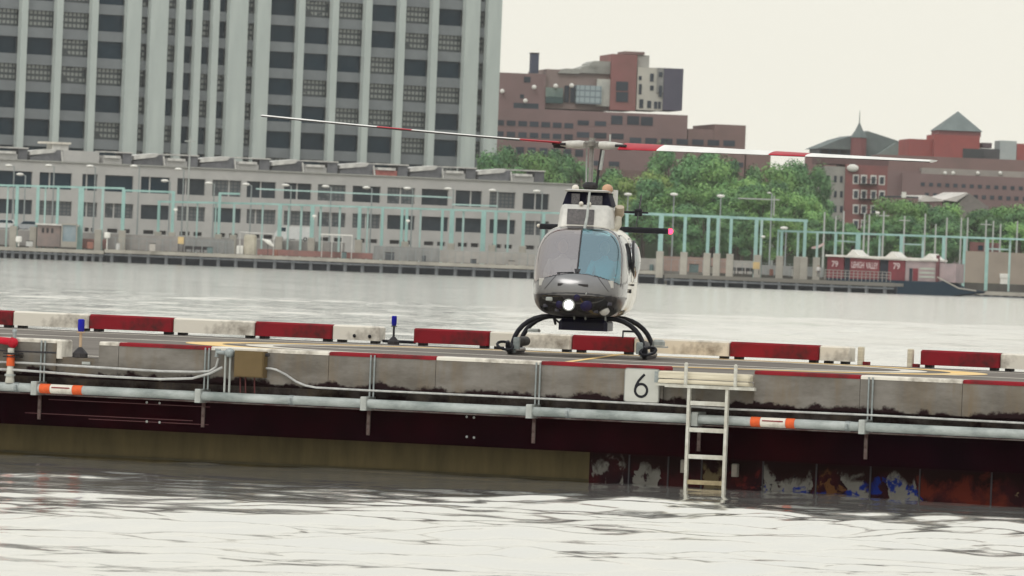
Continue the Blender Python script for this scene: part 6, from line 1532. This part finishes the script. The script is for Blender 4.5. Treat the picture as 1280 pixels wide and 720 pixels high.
TT = [(626, 196, 1300, 0, .8), (648, 190, 1330, 4, .8), (672, 193, 1300, 1, .8), (698, 192, 1310, 0, .8), (722, 200, 1320, 4, .7), (752, 214, 1300, 0, .9), (775, 222, 1270, 1, .9), (808, 204, 1270, 3, .95), (792, 238, 1230, 3, 1.0),
      (843, 190, 1310, 4, .75), (870, 193, 1300, 0, .8), (897, 203, 1290, 1, .8), (922, 205, 1310, 4, .75), (945, 212, 1290, 2, .8), (973, 208, 1300, 1, .8), (1000, 206, 1320, 0, .8), (1014, 213, 1300, 4, .6),
      (830, 228, 1220, 0, 1.1), (862, 232, 1215, 1, 1.1), (893, 225, 1220, 2, 1.1), (925, 234, 1215, 0, 1.1), (955, 238, 1210, 1, 1.1), (985, 232, 1220, 4, 1.0), (1008, 244, 1210, 1, 1.0),
      (1036, 275, 1205, 4, 1.2), (1066, 281, 1200, 0, 1.2), (1092, 277, 1200, 4, 1.2), (1118, 250, 1240, 1, 1.1), (1145, 253, 1235, 1, 1.1), (1132, 272, 1200, 0, 1.3), (1165, 262, 1220, 4, 1.2), (1190, 257, 1230, 1, 1.1), (1212, 266, 1210, 0, 1.2),
      (1236, 262, 1225, 1, 1.2), (1262, 258, 1230, 1, 1.1), (1288, 262, 1220, 4, 1.2), (1250, 275, 1195, 0, 1.3), (1178, 280, 1190, 4, 1.4), (1275, 280, 1192, 1, 1.3), (880, 262, 1185, 4, 1.3), (930, 268, 1180, 0, 1.3), (980, 272, 1180, 1, 1.3), (842, 258, 1185, 0, 1.3), (760, 250, 1200, 4, 1.2)]
cnt = {}
KN = {0: 'dark green', 1: 'fresh green', 2: 'narrow fresh green', 3: 'yellow green', 4: 'broad dark green'}
for x, y, Y, k, ws in sorted(TT):
    zone = 'above the warehouse roof end' if x < 740 else 'between helicopter mast and tail lamp' if x < 835 else 'between tail lamp and apartment house' if x < 1043 else 'in front of the apartment house' if x < 1105 else 'below the long brown building'
    size = 'tall' if y < 235 else 'low'
    key = (zone, k, size); cnt[key] = cnt.get(key, 0) + 1
    tree(x, y, Y, k, '%s %s %s tree %s from the warehouse on' % (ordw(cnt[key] - 1), size, KN[k], zone), ws)
# extra trees outside the picture's edge so that the wood does not stop short
# bushes on the quay beyond the barge
GBS = 'bushes on the quay past the barge'
def bush(px, ytop, Y, lab, lm):
    rnd = random.Random(int(px)); P = at(px, ytop, Y); H = P.z - GZ; mb = MB()
    for i in range(420):
        d = Vector((rnd.gauss(0, 1), rnd.gauss(0, 1), abs(rnd.gauss(0, 1)))).normalized(); p = Vector((P.x, Y, GZ)) + Vector((d.x * H * .9, d.y * H * .8, d.z * H)) * rnd.random() ** .35; s = rnd.uniform(.1, .2)
        a = Vector((rnd.gauss(0, 1), rnd.gauss(0, 1), rnd.gauss(0, 1))).normalized(); b = a.orthogonal().normalized(); k = len(mb.v); mb.v += [p - a * s, p - b * s * .6, p + a * s, p + b * s * .6]; mb.f.append((k, k + 1, k + 2, k + 3))
    t = empty('bush', Matrix.Translation((P.x, Y, GZ))); tag(t, lab, 'bush', GBS); obj('foliage', mb, lm, t); obj('stem', MB().tube([(P.x, Y, GZ - .1), (P.x, Y, GZ + H * .6)], .06, 5), M_BARK, t)
for i, (x, y) in enumerate(((1209, 338), (1222, 337), (1240, 339), (1249, 336), (1268, 335), (1277, 338), (1214, 346))):
    bush(x, y, 1150, '%s leafy bush on the quay past the barge, counted away from the barge' % ordw(i), LEAFS[i % 2])
a = at(1250, 342, 1145); b = at(1261, 347.5, 1145)
tag(obj('crate', MB().bbox(a.x, b.x, 1145, 1146, b.z, a.z, .05).box(a.x + .1, b.x - .1, 1145.1, 1145.9, GZ, b.z - .001), M_LAMPW), 'white crate between bushes on the quay past the barge', 'crate')

# ------------------------------------------------------------------ air
m, nt, out = new_mat('hazy_air'); pv = nd(nt, 'ShaderNodeVolumePrincipled', Density=HAZE if 'HAZE' in globals() else .00004, Anisotropy=.0); pv.inputs['Color'].default_value = (1, 1, 1, 1)
nt.links.new(pv.outputs[0], out.inputs['Volume'])
mb = MB().box(-3200, 3200, -300, 2700, -4, 140)
hz = obj('haze', mb, m); tag(hz, kind='stuff')
